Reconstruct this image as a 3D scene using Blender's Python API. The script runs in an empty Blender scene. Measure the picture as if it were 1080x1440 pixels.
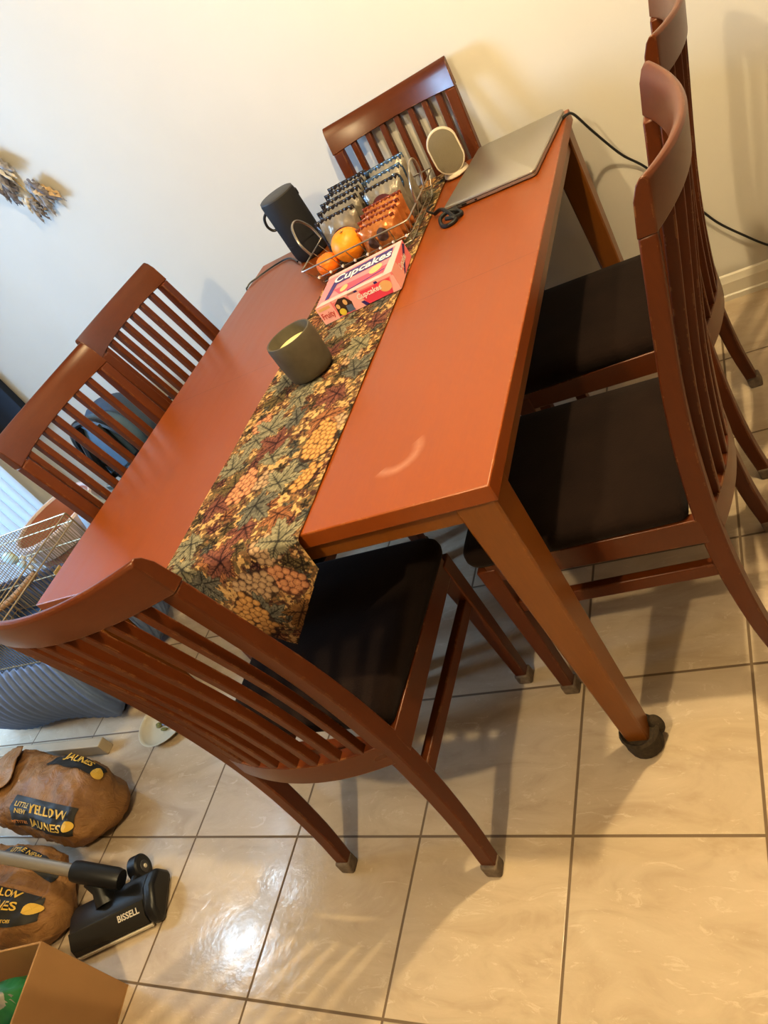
import bpy, math, random
import numpy as np
from mathutils import Vector, Matrix
random.seed(7)
PI = math.pi
scene = bpy.context.scene
COL = scene.collection

# ------------------------------------------------------------------ helpers
class MB:
    """collects simple shapes; build() links them as ONE mesh object"""
    def __init__(s): s.v = []; s.f = []
    def add(s, vs, fs):
        n = len(s.v); s.v += [tuple(v) for v in vs]; s.f += [tuple(i + n for i in f) for f in fs]; return s
    def box(s, x0, x1, y0, y1, z0, z1, M=None):
        vs = [Vector((x, y, z)) for z in (z0, z1) for y in (y0, y1) for x in (x0, x1)]
        if M is not None: vs = [M @ v for v in vs]
        return s.add(vs, [(0,2,3,1),(4,5,7,6),(0,1,5,4),(2,6,7,3),(0,4,6,2),(1,3,7,5)])
    def hexa(s, bot, top):
        return s.add(list(bot) + list(top), [(3,2,1,0),(4,5,6,7),(0,1,5,4),(1,2,6,5),(2,3,7,6),(3,0,4,7)])
    def loft(s, rings, cap=True, close=True):
        n = len(rings[0]); vs = [p for r in rings for p in r]; fs = []
        m = n if close else n - 1
        for i in range(len(rings) - 1):
            for j in range(m):
                a = i*n + j; b = i*n + (j+1) % n
                fs.append((a, b, b + n, a + n))
        if cap:
            fs.append(tuple(range(n-1, -1, -1))); fs.append(tuple((len(rings)-1)*n + j for j in range(n)))
        return s.add(vs, fs)
    def lathe(s, prof, n=32, c=(0,0,0), M=None, cap=True):
        rings = []
        for r, z in prof:
            ring = [Vector((c[0] + r*math.cos(2*PI*k/n), c[1] + r*math.sin(2*PI*k/n), c[2] + z)) for k in range(n)]
            if M is not None: ring = [M @ p for p in ring]
            rings.append(ring)
        return s.loft(rings, cap)
    def tube(s, pts, r, n=8, closed=False):
        pts = [Vector(p) for p in pts]; rings = []; N = len(pts)
        up = None
        for i in range(N):
            if closed: t = (pts[(i+1) % N] - pts[i-1])
            else: t = pts[min(i+1, N-1)] - pts[max(i-1, 0)]
            t.normalize()
            if up is None:
                up = Vector((0,0,1)) if abs(t.z) < .9 else Vector((1,0,0))
            a = t.cross(up)
            if a.length < 1e-6: a = t.cross(Vector((1,0,.3)))
            a.normalize(); b = a.cross(t).normalized(); up = b
            rr = r[i] if isinstance(r, (list, tuple)) else r
            rings.append([pts[i] + a*rr*math.cos(2*PI*k/n) + b*rr*math.sin(2*PI*k/n) for k in range(n)])
        if closed:
            rings.append(rings[0]); return s.loft(rings, False)
        return s.loft(rings, True)
    def ell(s, c, r, nu=20, nv=12, fn=None):
        rings = []
        for i in range(nv + 1):
            th = PI*(i + .0)/nv; th = min(max(th, .02), PI - .02)
            ring = []
            for k in range(nu):
                d = Vector((math.sin(th)*math.cos(2*PI*k/nu), math.sin(th)*math.sin(2*PI*k/nu), -math.cos(th)))
                q = fn(d) if fn else 1
                ring.append((c[0] + r[0]*d.x*q, c[1] + r[1]*d.y*q, c[2] + r[2]*d.z*q))
            rings.append(ring)
        return s.loft(rings, True)
    def grid(s, fn, nu, nv):
        vs = [fn(i/nu, j/nv) for j in range(nv + 1) for i in range(nu + 1)]
        w = nu + 1
        return s.add(vs, [(j*w+i, j*w+i+1, (j+1)*w+i+1, (j+1)*w+i) for j in range(nv) for i in range(nu)])
    def build(s, name, mat, parent=None, bevel=0, smooth=True, seg=2, sharp=40, solid=0, fix=True):
        me = bpy.data.meshes.new(name); me.from_pydata(s.v, [], s.f); me.update()
        if fix:
            import bmesh
            bm = bmesh.new(); bm.from_mesh(me); bmesh.ops.recalc_face_normals(bm, faces=bm.faces); bm.to_mesh(me); bm.free()
        o = bpy.data.objects.new(name, me); COL.objects.link(o)
        for m in (mat if isinstance(mat, list) else [mat]): me.materials.append(m)
        if parent: o.parent = parent
        if solid:
            md = o.modifiers.new('thick', 'SOLIDIFY'); md.thickness = solid; md.offset = -1
        if bevel:
            md = o.modifiers.new('bevel', 'BEVEL'); md.width = bevel; md.segments = seg; md.limit_method = 'ANGLE'; md.angle_limit = math.radians(35)
        if smooth:
            me.polygons.foreach_set('use_smooth', [True]*len(me.polygons))
            try: me.set_sharp_from_angle(angle=math.radians(sharp))
            except Exception: pass
        return o

def tag(o, label, cat, group=None, kind=None):
    o['label'] = label; o['category'] = cat
    if group: o['group'] = group
    if kind: o['kind'] = kind
    return o
def struct(o, label=None):
    o['kind'] = 'structure'
    if label: o['label'] = label
    return o
def thing(name, label, cat, loc=(0,0,0), rz=0, group=None):
    o = bpy.data.objects.new(name, None); COL.objects.link(o); o.empty_display_size = .05
    o.location = loc; o.rotation_euler = (0, 0, rz)
    return tag(o, label, cat, group)
def children(o): return [c for c in bpy.data.objects if c.parent == o]
def copy_tree(o, parent=None):
    c = o.copy(); COL.objects.link(c); c.parent = parent
    for ch in children(o): copy_tree(ch, c)
    return c
def Rz(a): return Matrix.Rotation(a, 4, 'Z')
def T(x, y, z): return Matrix.Translation((x, y, z))
def interp(x, tab):
    if x <= tab[0][0]: return tab[0][1]
    for (a, b), (c, d) in zip(tab, tab[1:]):
        if x <= c:
            t = (x - a)/(c - a); return b + (d - b)*t
    return tab[-1][1]
def smooth_path(pts, n=10):
    P = [Vector(p) for p in pts]; out = []
    for i in range(len(P) - 1):
        p0 = P[max(i-1, 0)]; p1 = P[i]; p2 = P[i+1]; p3 = P[min(i+2, len(P)-1)]
        for k in range(n):
            t = k/n
            out.append(.5*((2*p1) + (p2-p0)*t + (2*p0-5*p1+4*p2-p3)*t*t + (3*p1-p0-3*p2+p3)*t**3))
    out.append(P[-1]); return out

def text_flat(body, size, bold=0.0, spacing=1.0, shear=0):
    """flat lettering as (verts2d, faces), centred on its own box"""
    cu = bpy.data.curves.new('lettering', 'FONT'); cu.body = body; cu.size = size
    cu.align_x = 'CENTER'; cu.align_y = 'CENTER'; cu.offset = bold; cu.space_character = spacing; cu.shear = shear
    cu.resolution_u = 3
    ob = bpy.data.objects.new('lettering', cu); COL.objects.link(ob)
    dg = bpy.context.evaluated_depsgraph_get(); dg.update()
    me = bpy.data.meshes.new_from_object(ob.evaluated_get(dg))
    vs = [(v.co.x, v.co.y) for v in me.vertices]; fs = [tuple(p.vertices) for p in me.polygons]
    bpy.data.objects.remove(ob); bpy.data.curves.remove(cu); bpy.data.meshes.remove(me)
    return vs, fs

# ------------------------------------------------------------------ materials
def srgb(r, g, b):
    f = lambda c: (c/255/12.92) if c/255 <= .04045 else ((c/255 + .055)/1.055)**2.4
    return (f(r), f(g), f(b), 1)
class NT:
    def __init__(s, name):
        s.m = bpy.data.materials.new(name); s.m.use_nodes = True; s.t = s.m.node_tree
        s.b = s.t.nodes['Principled BSDF']; s.out = s.t.nodes['Material Output']
    def n(s, typ, **kw):
        nd = s.t.nodes.new(typ)
        for k, v in kw.items():
            if k == 'ins':
                for i, val in v.items(): nd.inputs[i].default_value = val
            else: setattr(nd, k, v)
        return nd
    def l(s, a, b): s.t.links.new(a, b)
    def val(s, nd, v):
        if hasattr(v, 'is_linked') or hasattr(v, 'links'): s.l(v, nd)
        else: nd.default_value = v
    def math(s, op, a, b=0.0, c=None):
        nd = s.n('ShaderNodeMath', operation=op)
        s.val(nd.inputs[0], a); s.val(nd.inputs[1], b)
        if c is not None: s.val(nd.inputs[2], c)
        return nd.outputs[0]
    def mix(s, fac, a, b, mode='MIX'):
        nd = s.n('ShaderNodeMix', data_type='RGBA', blend_type=mode)
        s.val(nd.inputs[0], fac); s.val(nd.inputs[6], a); s.val(nd.inputs[7], b)
        return nd.outputs[2]
    def ramp(s, fac, stops):
        nd = s.n('ShaderNodeValToRGB'); s.l(fac, nd.inputs[0]); e = nd.color_ramp.elements
        while len(e) < len(stops): e.new(.5)
        for k, (p, c) in enumerate(stops): e[k].position = p; e[k].color = c
        return nd.outputs[0]
    def noise(s, scale, detail=3, rough=.5, vec=None, dist=0):
        nd = s.n('ShaderNodeTexNoise'); nd.inputs['Scale'].default_value = scale; nd.inputs['Detail'].default_value = detail
        nd.inputs['Roughness'].default_value = rough; nd.inputs['Distortion'].default_value = dist
        if vec is not None: s.l(vec, nd.inputs['Vector'])
        return nd
    def bump(s, h, strength=.2, dist=.002):
        nd = s.n('ShaderNodeBump'); nd.inputs['Strength'].default_value = strength; nd.inputs['Distance'].default_value = dist
        s.l(h, nd.inputs['Height']); s.l(nd.outputs[0], s.b.inputs['Normal'])
    def obj(s, scale=(1,1,1), rot=(0,0,0), loc=(0,0,0)):
        tc = s.n('ShaderNodeTexCoord'); mp = s.n('ShaderNodeMapping')
        mp.inputs['Scale'].default_value = scale; mp.inputs['Rotation'].default_value = rot; mp.inputs['Location'].default_value = loc
        s.l(tc.outputs['Object'], mp.inputs['Vector']); return mp.outputs[0]
def plain(name, col, rough=.5, metal=0, noise=0, nscale=30, bump=0, bscale=200, spec=.5, coat=0, trans=0, sheen=0):
    t = NT(name); b = t.b
    b.inputs['Roughness'].default_value = rough; b.inputs['Metallic'].default_value = metal
    b.inputs['Specular IOR Level'].default_value = spec; b.inputs['Coat Weight'].default_value = coat
    b.inputs['Transmission Weight'].default_value = trans; b.inputs['Sheen Weight'].default_value = sheen
    v = t.obj()
    if noise:
        n = t.noise(nscale, 4, vec=v)
        dark = tuple(c*(1-noise) for c in col[:3]) + (1,); lite = tuple(min(1, c*(1+noise)) for c in col[:3]) + (1,)
        t.l(t.ramp(n.outputs[0], [(.3, dark), (.7, lite)]), b.inputs['Base Color'])
    else: b.inputs['Base Color'].default_value = col
    if bump:
        n2 = t.noise(bscale, 3, vec=v); t.bump(n2.outputs[0], bump)
    return t.m

def wood(name, dark, lite, along=(1,1,1), rough=.3, coat=.25, spec=.5, wear=.35, smear=False):
    t = NT(name); v = t.obj(scale=along)
    n1 = t.noise(5, 2, .5, v); n2 = t.noise(38, 2, .5, v)
    f = t.math('ADD', t.math('MULTIPLY', n1.outputs[0], .6), t.math('MULTIPLY', n2.outputs[0], .4))
    c = t.ramp(f, [(.34, dark), (.66, lite)])
    # rubbed, paler edges
    bv = t.n('ShaderNodeBevel', samples=4); bv.inputs['Radius'].default_value = .0035
    ge = t.n('ShaderNodeNewGeometry'); dt = t.n('ShaderNodeVectorMath', operation='DOT_PRODUCT')
    t.l(bv.outputs[0], dt.inputs[0]); t.l(ge.outputs['Normal'], dt.inputs[1])
    n4 = t.noise(30, 3, .7, t.obj())
    e = t.math('MULTIPLY', t.math('GREATER_THAN', t.math('SUBTRACT', 1.0, dt.outputs['Value']), .03), t.math('GREATER_THAN', n4.outputs[0], .57))
    c = t.mix(t.math('MULTIPLY', e, wear), c, (.62,.36,.16,1))
    if smear:
        p = t.obj(); sp = t.n('ShaderNodeSeparateXYZ'); t.l(p, sp.inputs[0])
        seam = t.math('LESS_THAN', t.math('ABSOLUTE', t.math('ADD', sp.outputs[1], .0505)), .0007)
        c = t.mix(t.math('MULTIPLY', seam, .6), c, (.06,.012,.003,1))
        dx = t.math('SUBTRACT', sp.outputs[0], .345); dy = t.math('SUBTRACT', sp.outputs[1], -.585)
        r = t.math('SQRT', t.math('ADD', t.math('MULTIPLY', dx, dx), t.math('MULTIPLY', dy, dy)))
        ring = t.math('SUBTRACT', 1.0, t.math('MINIMUM', t.math('MULTIPLY', t.math('ABSOLUTE', t.math('SUBTRACT', r, .042)), 70.0), 1.0))
        side = t.math('GREATER_THAN', t.math('SUBTRACT', dx, dy), .012)
        c = t.mix(t.math('MULTIPLY', t.math('MULTIPLY', ring, side), t.math('MULTIPLY', n4.outputs[0], .34)), c, (.75,.5,.4,1))
    t.l(c, t.b.inputs['Base Color'])
    r = t.math('ADD', t.math('MULTIPLY', n1.outputs[0], .14), rough - .07); t.l(r, t.b.inputs['Roughness'])
    t.b.inputs['Coat Weight'].default_value = coat; t.b.inputs['Coat Roughness'].default_value = .22
    t.b.inputs['Specular IOR Level'].default_value = spec
    return t.m

M = {}
M['top'] = wood('table_top_cherry', (.242,.0575,.0060,1), (.262,.0630,.0068,1), (7,.8,1), .33, .12, .42, smear=True)
M['tleg'] = wood('table_leg_cherry', (.185,.060,.0045,1), (.21,.069,.0055,1), (6,6,.7), .33, .15)
M['chair'] = wood('chair_cherry', (.094,.0210,.0023,1), (.114,.0260,.0029,1), (5,5,.7), .38, .05, .33)
M['chairx'] = wood('chair_rail_cherry', (.092,.0205,.0024,1), (.110,.0250,.0030,1), (.8,5,5), .31, .12, .42)
def seat_mat():
    t = NT('dark_woven_seat'); v = t.obj()
    w = t.noise(260, 2, .5, v); n = t.noise(9, 3, .6, v)
    t.l(t.ramp(n.outputs[0], [(.3, (.0125,.0068,.0048,1)), (.75, (.021,.0115,.0080,1))]), t.b.inputs['Base Color'])
    t.b.inputs['Roughness'].default_value = .9; t.b.inputs['Specular IOR Level'].default_value = .08
    t.b.inputs['Sheen Weight'].default_value = .05
    t.bump(w.outputs[0], .35, .002); return t.m
M['seat'] = seat_mat()
M['felt'] = plain('grey_felt', (.17,.13,.095,1), .9, noise=.25, nscale=90, bump=.4)
M['sock'] = plain('brown_knit', (.050,.034,.018,1), .95, noise=.35, nscale=120, bump=.7, bscale=300)
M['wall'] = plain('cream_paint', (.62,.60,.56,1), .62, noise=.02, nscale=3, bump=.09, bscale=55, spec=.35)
M['ceil'] = plain('ceiling_paint', (.36,.34,.30,1), .8)  # ceiling out of view, tone darkened to cut bounced light
M['wallb'] = plain('tan_paint', (.34,.29,.22,1), .8)  # for the unseen right and front walls, kept dark to reduce bounce
M['white'] = plain('white_paint', (.74,.70,.62,1), .4)
M['frame'] = plain('window_frame_white', (.78,.78,.76,1), .35)

TX, TY, TS = -1.03045, -.87049, .3466
def tile_mat():
    t = NT('cream_marbled_tiles'); v = t.obj(loc=(-TX, -TY, 0))
    sp = t.n('ShaderNodeSeparateXYZ'); t.l(v, sp.inputs[0])
    fx = t.math('DIVIDE', sp.outputs[0], TS); fy = t.math('DIVIDE', sp.outputs[1], TS)
    ex = t.math('ABSOLUTE', t.math('SUBTRACT', t.math('FRACT', t.math('ADD', fx, .5)), .5))
    ey = t.math('ABSOLUTE', t.math('SUBTRACT', t.math('FRACT', t.math('ADD', fy, .5)), .5))
    e = t.math('MINIMUM', ex, ey)
    gm = t.n('ShaderNodeMapRange', interpolation_type='SMOOTHSTEP'); gm.inputs['From Min'].default_value = .0062; gm.inputs['From Max'].default_value = .0105
    t.l(e, gm.inputs['Value']); tile = gm.outputs[0]
    cell = t.n('ShaderNodeCombineXYZ'); t.l(t.math('FLOOR', fx), cell.inputs[0]); t.l(t.math('FLOOR', fy), cell.inputs[1])
    wn = t.n('ShaderNodeTexWhiteNoise', noise_dimensions='3D'); t.l(cell.outputs[0], wn.inputs['Vector'])
    off = t.n('ShaderNodeVectorMath', operation='SCALE'); t.l(wn.outputs['Color'], off.inputs[0]); off.inputs['Scale'].default_value = 7
    vv = t.n('ShaderNodeVectorMath', operation='ADD'); t.l(v, vv.inputs[0]); t.l(off.outputs[0], vv.inputs[1])
    rot = t.n('ShaderNodeMapping'); rot.inputs['Rotation'].default_value = (0, 0, .5); rot.inputs['Scale'].default_value = (1, 2.4, 1)
    t.l(vv.outputs[0], rot.inputs['Vector'])
    n1 = t.noise(5, 6, .62, rot.outputs[0], 1.2); n2 = t.noise(11, 8, .7, rot.outputs[0], 2.2)
    base = t.ramp(n1.outputs[0], [(.3, (.46,.36,.255,1)), (.5, (.53,.43,.315,1)), (.72, (.58,.48,.36,1))])
    vein = t.ramp(n2.outputs[0], [(.585, (0,0,0,1)), (.66, (1,1,1,1)), (.72, (0,0,0,1))])
    c = t.mix(t.math('MULTIPLY', vein, .5), base, (.70,.61,.49,1))
    tone = t.math('ADD', t.math('MULTIPLY', wn.outputs['Value'], .10), .95)
    cc = t.n('ShaderNodeVectorMath', operation='SCALE'); t.l(c, cc.inputs[0]); t.l(tone, cc.inputs['Scale'])
    col = t.mix(tile, (.17,.115,.066,1), cc.outputs[0]); t.l(col, t.b.inputs['Base Color'])
    n3 = t.noise(26, 4, .6, vv.outputs[0], .5)
    r = t.math('ADD', t.math('MULTIPLY', n3.outputs[0], .20), .03)
    t.l(t.math('ADD', t.math('MULTIPLY', t.math('SUBTRACT', 1.0, tile), .6), r), t.b.inputs['Roughness'])
    t.b.inputs['Specular IOR Level'].default_value = .5
    n5 = t.noise(60, 3, .6, v); h = t.math('ADD', tile, t.math('ADD', t.math('MULTIPLY', n3.outputs[0], .55), t.math('MULTIPLY', n5.outputs[0], .30))); t.bump(h, .34, .0025)
    return t.m
M['tile'] = tile_mat()

M['black'] = plain('black_plastic', (.010,.010,.011,1), .38)
M['blackfab'] = plain('black_mesh_fabric', (.012,.012,.015,1), .75, bump=.35, bscale=500)
M['greytop'] = plain('dark_grey_rubber', (.055,.055,.06,1), .5)
M['alu'] = plain('silver_aluminium', (.46,.43,.38,1), .38, metal=.85)
M['chrome'] = plain('wire_chrome', (.42,.38,.33,1), .28, metal=.9)
M['lightgrey'] = plain('white_plastic', (.66,.60,.50,1), .4)
M['greyfab'] = plain('grey_speaker_fabric', (.18,.155,.11,1), .9, bump=.4, bscale=600)
M['cup'] = plain('grey_stone_ceramic', (.085,.072,.050,1), .6, noise=.12, nscale=40, bump=.05)
M['candle'] = plain('cream_wax', (.85,.76,.40,1), .5)
M['pink'] = plain('pink_carton', (.85,.24,.26,1), .4)
M['palepink'] = plain('pale_pink_print', (.86,.45,.42,1), .4)
M['hotpink'] = plain('hot_pink_print', (.80,.075,.13,1), .4)
M['purple'] = plain('purple_print', (.045,.025,.17,1), .4)
M['printwhite'] = plain('white_print', (.85,.80,.76,1), .4)
M['cookie'] = plain('biscuit_print', (.75,.45,.20,1), .5)
M['yellow'] = plain('yellow_print', (.72,.55,.06,1), .5)
M['brown'] = plain('dark_brown_print', (.06,.025,.015,1), .5)
M['bluegrey'] = plain('blue_grey_print', (.12,.15,.24,1), .5)
M['redprint'] = plain('red_print', (.55,.07,.06,1), .5)
M['orange'] = plain('orange_peel', (.86,.30,.015,1), .42, noise=.08, nscale=14, bump=.25, bscale=260)
M['mandarin'] = plain('mandarin_peel', (.84,.20,.01,1), .42, noise=.08, nscale=20, bump=.25, bscale=300)
M['stem'] = plain('pale_stem', (.35,.22,.06,1), .7)
def foil(name, a, b, rough=.25, metal=.5, scale=9):
    t = NT(name); v = t.obj(); n = t.noise(scale, 4, .6, v, .8)
    t.l(t.ramp(n.outputs[0], [(.35, a), (.62, b)]), t.b.inputs['Base Color'])
    t.b.inputs['Roughness'].default_value = rough; t.b.inputs['Metallic'].default_value = metal
    n2 = t.noise(28, 3, .6, v); t.bump(n2.outputs[0], .5, .006); return t.m
M['packgrey'] = foil('grey_snack_foil', (.21,.18,.14,1), (.38,.34,.275,1), .3, .35)
M['packblack'] = foil('black_snack_print', (.012,.010,.012,1), (.05,.04,.04,1), .22, .2)
M['packblue'] = foil('blue_shine_foil', (.03,.05,.09,1), (.16,.24,.36,1), .2, .5)
M['packorange'] = foil('amber_snack_foil', (.42,.13,.035,1), (.60,.26,.075,1), .28, .35)
M['packred'] = foil('red_brown_foil', (.18,.035,.015,1), (.34,.085,.03,1), .25, .35)
M['maroon'] = plain('maroon_print', (.10,.018,.018,1), .35)
def kraft_mat():
    t = NT('brown_kraft_paper'); v = t.obj()
    n = t.noise(9, 5, .65, v, .6); n2 = t.noise(16, 4, .6, v, 1.0)
    rid = t.math('ABSOLUTE', t.math('SUBTRACT', n2.outputs[0], .5))
    t.l(t.ramp(n.outputs[0], [(.32, (.20,.095,.032,1)), (.52, (.28,.145,.052,1)), (.72, (.34,.185,.074,1))]), t.b.inputs['Base Color'])
    t.b.inputs['Roughness'].default_value = .58; t.b.inputs['Specular IOR Level'].default_value = .3
    t.bump(t.math('MINIMUM', rid, .12), .8, .016); return t.m
M['kraft'] = kraft_mat()
M['kraftl'] = plain('kraft_lettering_brown', (.07,.035,.015,1), .7)
M['baglabel'] = plain('black_bag_label', (.018,.015,.010,1), .6)
M['bagyellow'] = plain('yellow_lettering', (.62,.40,.055,1), .6)
M['bagorange'] = plain('orange_lettering', (.50,.20,.04,1), .6)
M['card'] = plain('corrugated_cardboard', (.36,.212,.100,1), .8, noise=.06, nscale=6, spec=.2)
M['cardin'] = plain('cardboard_inside', (.36,.21,.09,1), .8, noise=.06, nscale=6, spec=.2)
M['green'] = plain('green_pouch', (.02,.15,.045,1), .3, noise=.3, nscale=14)
M['clear'] = foil('clear_plastic_pouch', (.12,.12,.10,1), (.42,.40,.36,1), .2, .2)
M['violet'] = plain('violet_pouch', (.18,.09,.42,1), .35)
M['steel'] = plain('brushed_tube', (.50,.47,.43,1), .3, metal=.8)
M['smoke'] = plain('smoky_clear_plastic', (.030,.028,.024,1), .12, coat=.5)
M['rope'] = plain('white_rope', (.62,.58,.54,1), .8, noise=.15, nscale=60)
M['navy'] = plain('dark_navy_screen', (.008,.016,.035,1), .5)
M['bluefab'] = plain('dusty_blue_fabric', (.085,.145,.21,1), .75, noise=.12, nscale=14, bump=.2)
M['bluedk'] = plain('slate_blue_fabric', (.045,.07,.115,1), .75, noise=.12, nscale=14)
M['skirt'] = plain('blue_grey_skirt_fabric', (.15,.215,.38,1), .75, noise=.10, nscale=10, bump=.15)
M['teal'] = plain('teal_plastic', (.006,.10,.13,1), .25, noise=.25, nscale=20)
M['greybag'] = plain('pale_grey_plastic', (.42,.47,.53,1), .4, noise=.15, nscale=20)
M['blind'] = plain('white_blind_slat', (.62,.68,.74,1), .6)
M['terra'] = plain('terracotta', (.42,.175,.115,1), .65, noise=.1, nscale=9)
M['terrarim'] = plain('pale_glazed_rim', (.62,.50,.46,1), .4)
M['wire'] = plain('brass_cage_wire', (.36,.28,.17,1), .35, metal=.5)
M['perch'] = plain('perch_wood', (.36,.20,.09,1), .7, noise=.2, nscale=20)
M['shell'] = plain('pale_aqua_shell', (.55,.72,.72,1), .35)
M['board'] = plain('greyed_beige_board', (.36,.30,.215,1), .55, noise=.08, nscale=8)
M['cream'] = plain('cream_dish', (.62,.57,.44,1), .35)
M['herb'] = plain('dried_herb', (.16,.15,.03,1), .8)
M['straw'] = plain('pale_straw', (.55,.40,.18,1), .8)
M['fea_d'] = plain('slate_feather', (.17,.16,.185,1), .8, noise=.3, nscale=60)
M['fea_g'] = plain('grey_feather', (.30,.30,.33,1), .8, noise=.3, nscale=60)
M['fea_b'] = plain('buff_feather', (.55,.40,.24,1), .8, noise=.2, nscale=60)
M['fea_w'] = plain('pale_feather', (.66,.63,.57,1), .8)
def glass_mat():
    t = NT('clear_pane'); tr = t.n('ShaderNodeBsdfTransparent'); gl = t.n('ShaderNodeBsdfGlossy'); gl.inputs['Roughness'].default_value = .02
    tr.inputs['Color'].default_value = (.96,.98,1,1)
    mx = t.n('ShaderNodeMixShader'); mx.inputs[0].default_value = .07
    t.l(tr.outputs[0], mx.inputs[1]); t.l(gl.outputs[0], mx.inputs[2]); t.l(mx.outputs[0], t.out.inputs['Surface']); return t.m
M['glass'] = glass_mat()

# ------------------------------------------------------------------ camera (from a least-squares fit to the photo's tiles and table)
F_PX = 1104.54
CAM = Vector((.98567, -1.51726, 1.41219))
Rcv = Matrix(((.823025,.234477,-.51735), (-.218539,-.709986,-.669447), (-.524281,.664033,-.533094)))
cd = bpy.data.cameras.new('camera'); cam = bpy.data.objects.new('camera', cd); COL.objects.link(cam)
Rb = Rcv.transposed() @ Matrix(((1,0,0),(0,-1,0),(0,0,-1)))
cam.matrix_world = Matrix.Translation(CAM) @ Rb.to_4x4()
cd.sensor_fit = 'VERTICAL'; cd.sensor_height = 36; cd.sensor_width = 27; cd.lens = F_PX*36/1440
cd.clip_start = .02
scene.camera = cam

# ------------------------------------------------------------------ the room
XL, XR, YB, YF, ZC = -2.42, 2.3, .83, -3.3, 2.55
struct(MB().box(XL - .1, XR + .1, YF - .1, YB + .1, -.08, 0).build('floor', M['tile']), 'cream marbled square floor tiles with brown grout')
struct(MB().box(XL - .1, XR + .1, YB, YB + .1, 0, ZC).build('wall_back', M['wall']), 'cream painted wall behind the dining table')
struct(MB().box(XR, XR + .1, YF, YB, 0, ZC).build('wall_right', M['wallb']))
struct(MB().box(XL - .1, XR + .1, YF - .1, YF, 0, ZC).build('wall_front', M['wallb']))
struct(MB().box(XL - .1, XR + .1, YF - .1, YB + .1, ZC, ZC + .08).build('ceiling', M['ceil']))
WY0, WY1, WZ0, WZ1 = -1.15, .66, .04, 2.42
wl = MB().box(XL - .1, XL, YF, WY0, 0, ZC).box(XL - .1, XL, WY1, YB, 0, ZC).box(XL - .1, XL, WY0, WY1, WZ1, ZC).box(XL - .1, XL, WY0, WY1, 0, WZ0)
struct(wl.build('wall_left', M['wall']))
# baseboard with a stepped profile
bb = MB(); prof = [(0,0),(-.016,0),(-.016,.016),(-.012,.020),(-.012,.058),(-.009,.064),(-.006,.078),(0,.082)]
bb.loft([[(x, YB + a, b) for a, b in prof] for x in (XL, XR)])
struct(bb.build('baseboard_back', M['white'], sharp=25), 'white stepped baseboard along the back wall')
# patio window in the left wall
w = bpy.data.objects.new('window_1', None); COL.objects.link(w); w.location = (XL, 0, 0); struct(w, 'bright white framed patio window at the left')
fr = MB()
for y0, y1, z0, z1 in ((WY0, WY0+.06, WZ0, WZ1), (WY1-.06, WY1, WZ0, WZ1), (WY0, WY1, WZ0, WZ0+.06), (WY0, WY1, WZ1-.06, WZ1), ((WY0+WY1)/2-.035, (WY0+WY1)/2+.035, WZ0, WZ1)):
    fr.box(-.07, .015, y0, y1, z0, z1)
fr.build('window_frame', M['frame'], w, bevel=.004)
MB().box(-.035, -.03, WY0+.05, WY1-.05, WZ0+.05, WZ1-.05).build('pane', M['glass'], w)
# outdoors: a pale terrace seen through the pane
struct(MB().box(XL-6, XL-.12, -5, 4, -.12, -.06).build('ground', plain('pale_terrace', (.55,.58,.62,1), .8)), 'pale terrace outside the patio window')

# ------------------------------------------------------------------ dining table
H = .775
TWX, TY0, TY1 = .5376, -.726, .706
tb = thing('dining_table', 'large cherry-wood dining table with tapered legs in the middle of the room', 'table', (0, 0, 0))
def top_mat():
    # the table top: same cherry wood plus the thin seams of the extension leaf and rubbed edges
    return M['top']
MB().box(-TWX, TWX, TY0, TY1, H-.032, H).build('tabletop', M['top'], tb, bevel=.0025)
ap = MB()
for y0, y1 in ((TY0+.018, TY0+.038), (TY1-.038, TY1-.018)): ap.box(-TWX+.05, TWX-.05, y0, y1, H-.075, H-.032)
for x0, x1 in ((-TWX+.018, -TWX+.038), (TWX-.038, TWX-.018)): ap.box(x0, x1, TY0+.03, TY1-.03, H-.075, H-.032)
ap.build('apron', M['tleg'], tb, bevel=.002)
for sx in (-1, 1):
    for sy in (-1, 1):
        ox = sx*(TWX - .008); oy = (TY1 - .008) if sy > 0 else (TY0 + .008)
        lg = MB()
        def ringat(z, wid, ins):
            ax = ox - sx*ins; ay = oy - sy*ins
            xs = sorted((ax, ax - sx*wid)); ys = sorted((ay, ay - sy*wid))
            return [(xs[0], ys[0], z), (xs[1], ys[0], z), (xs[1], ys[1], z), (xs[0], ys[1], z)]
        lg.loft([ringat(.012, .044, .012), ringat(.35, .056, .008), ringat(H-.075, .068, .002), ringat(H-.032, .070, 0)])
        leg = lg.build('leg', M['tleg'], tb, bevel=.004)
        sk = MB(); c = (ox - sx*.033, oy - sy*.033)
        prof = [(.030,.001),(.036,.006),(.038,.02),(.037,.038),(.040,.050),(.036,.056),(.030,.050)]
        sk.lathe(prof, 20, (c[0], c[1], 0))
        if (sx, sy) == (1, -1):
            sk.ell((c[0] + .030, c[1] + .018, .040), (.017, .014, .028))
        o = sk.build('foot_sock', M['sock'], leg)
        o['label'] = 'brown knitted sock over the foot of the table leg'

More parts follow.
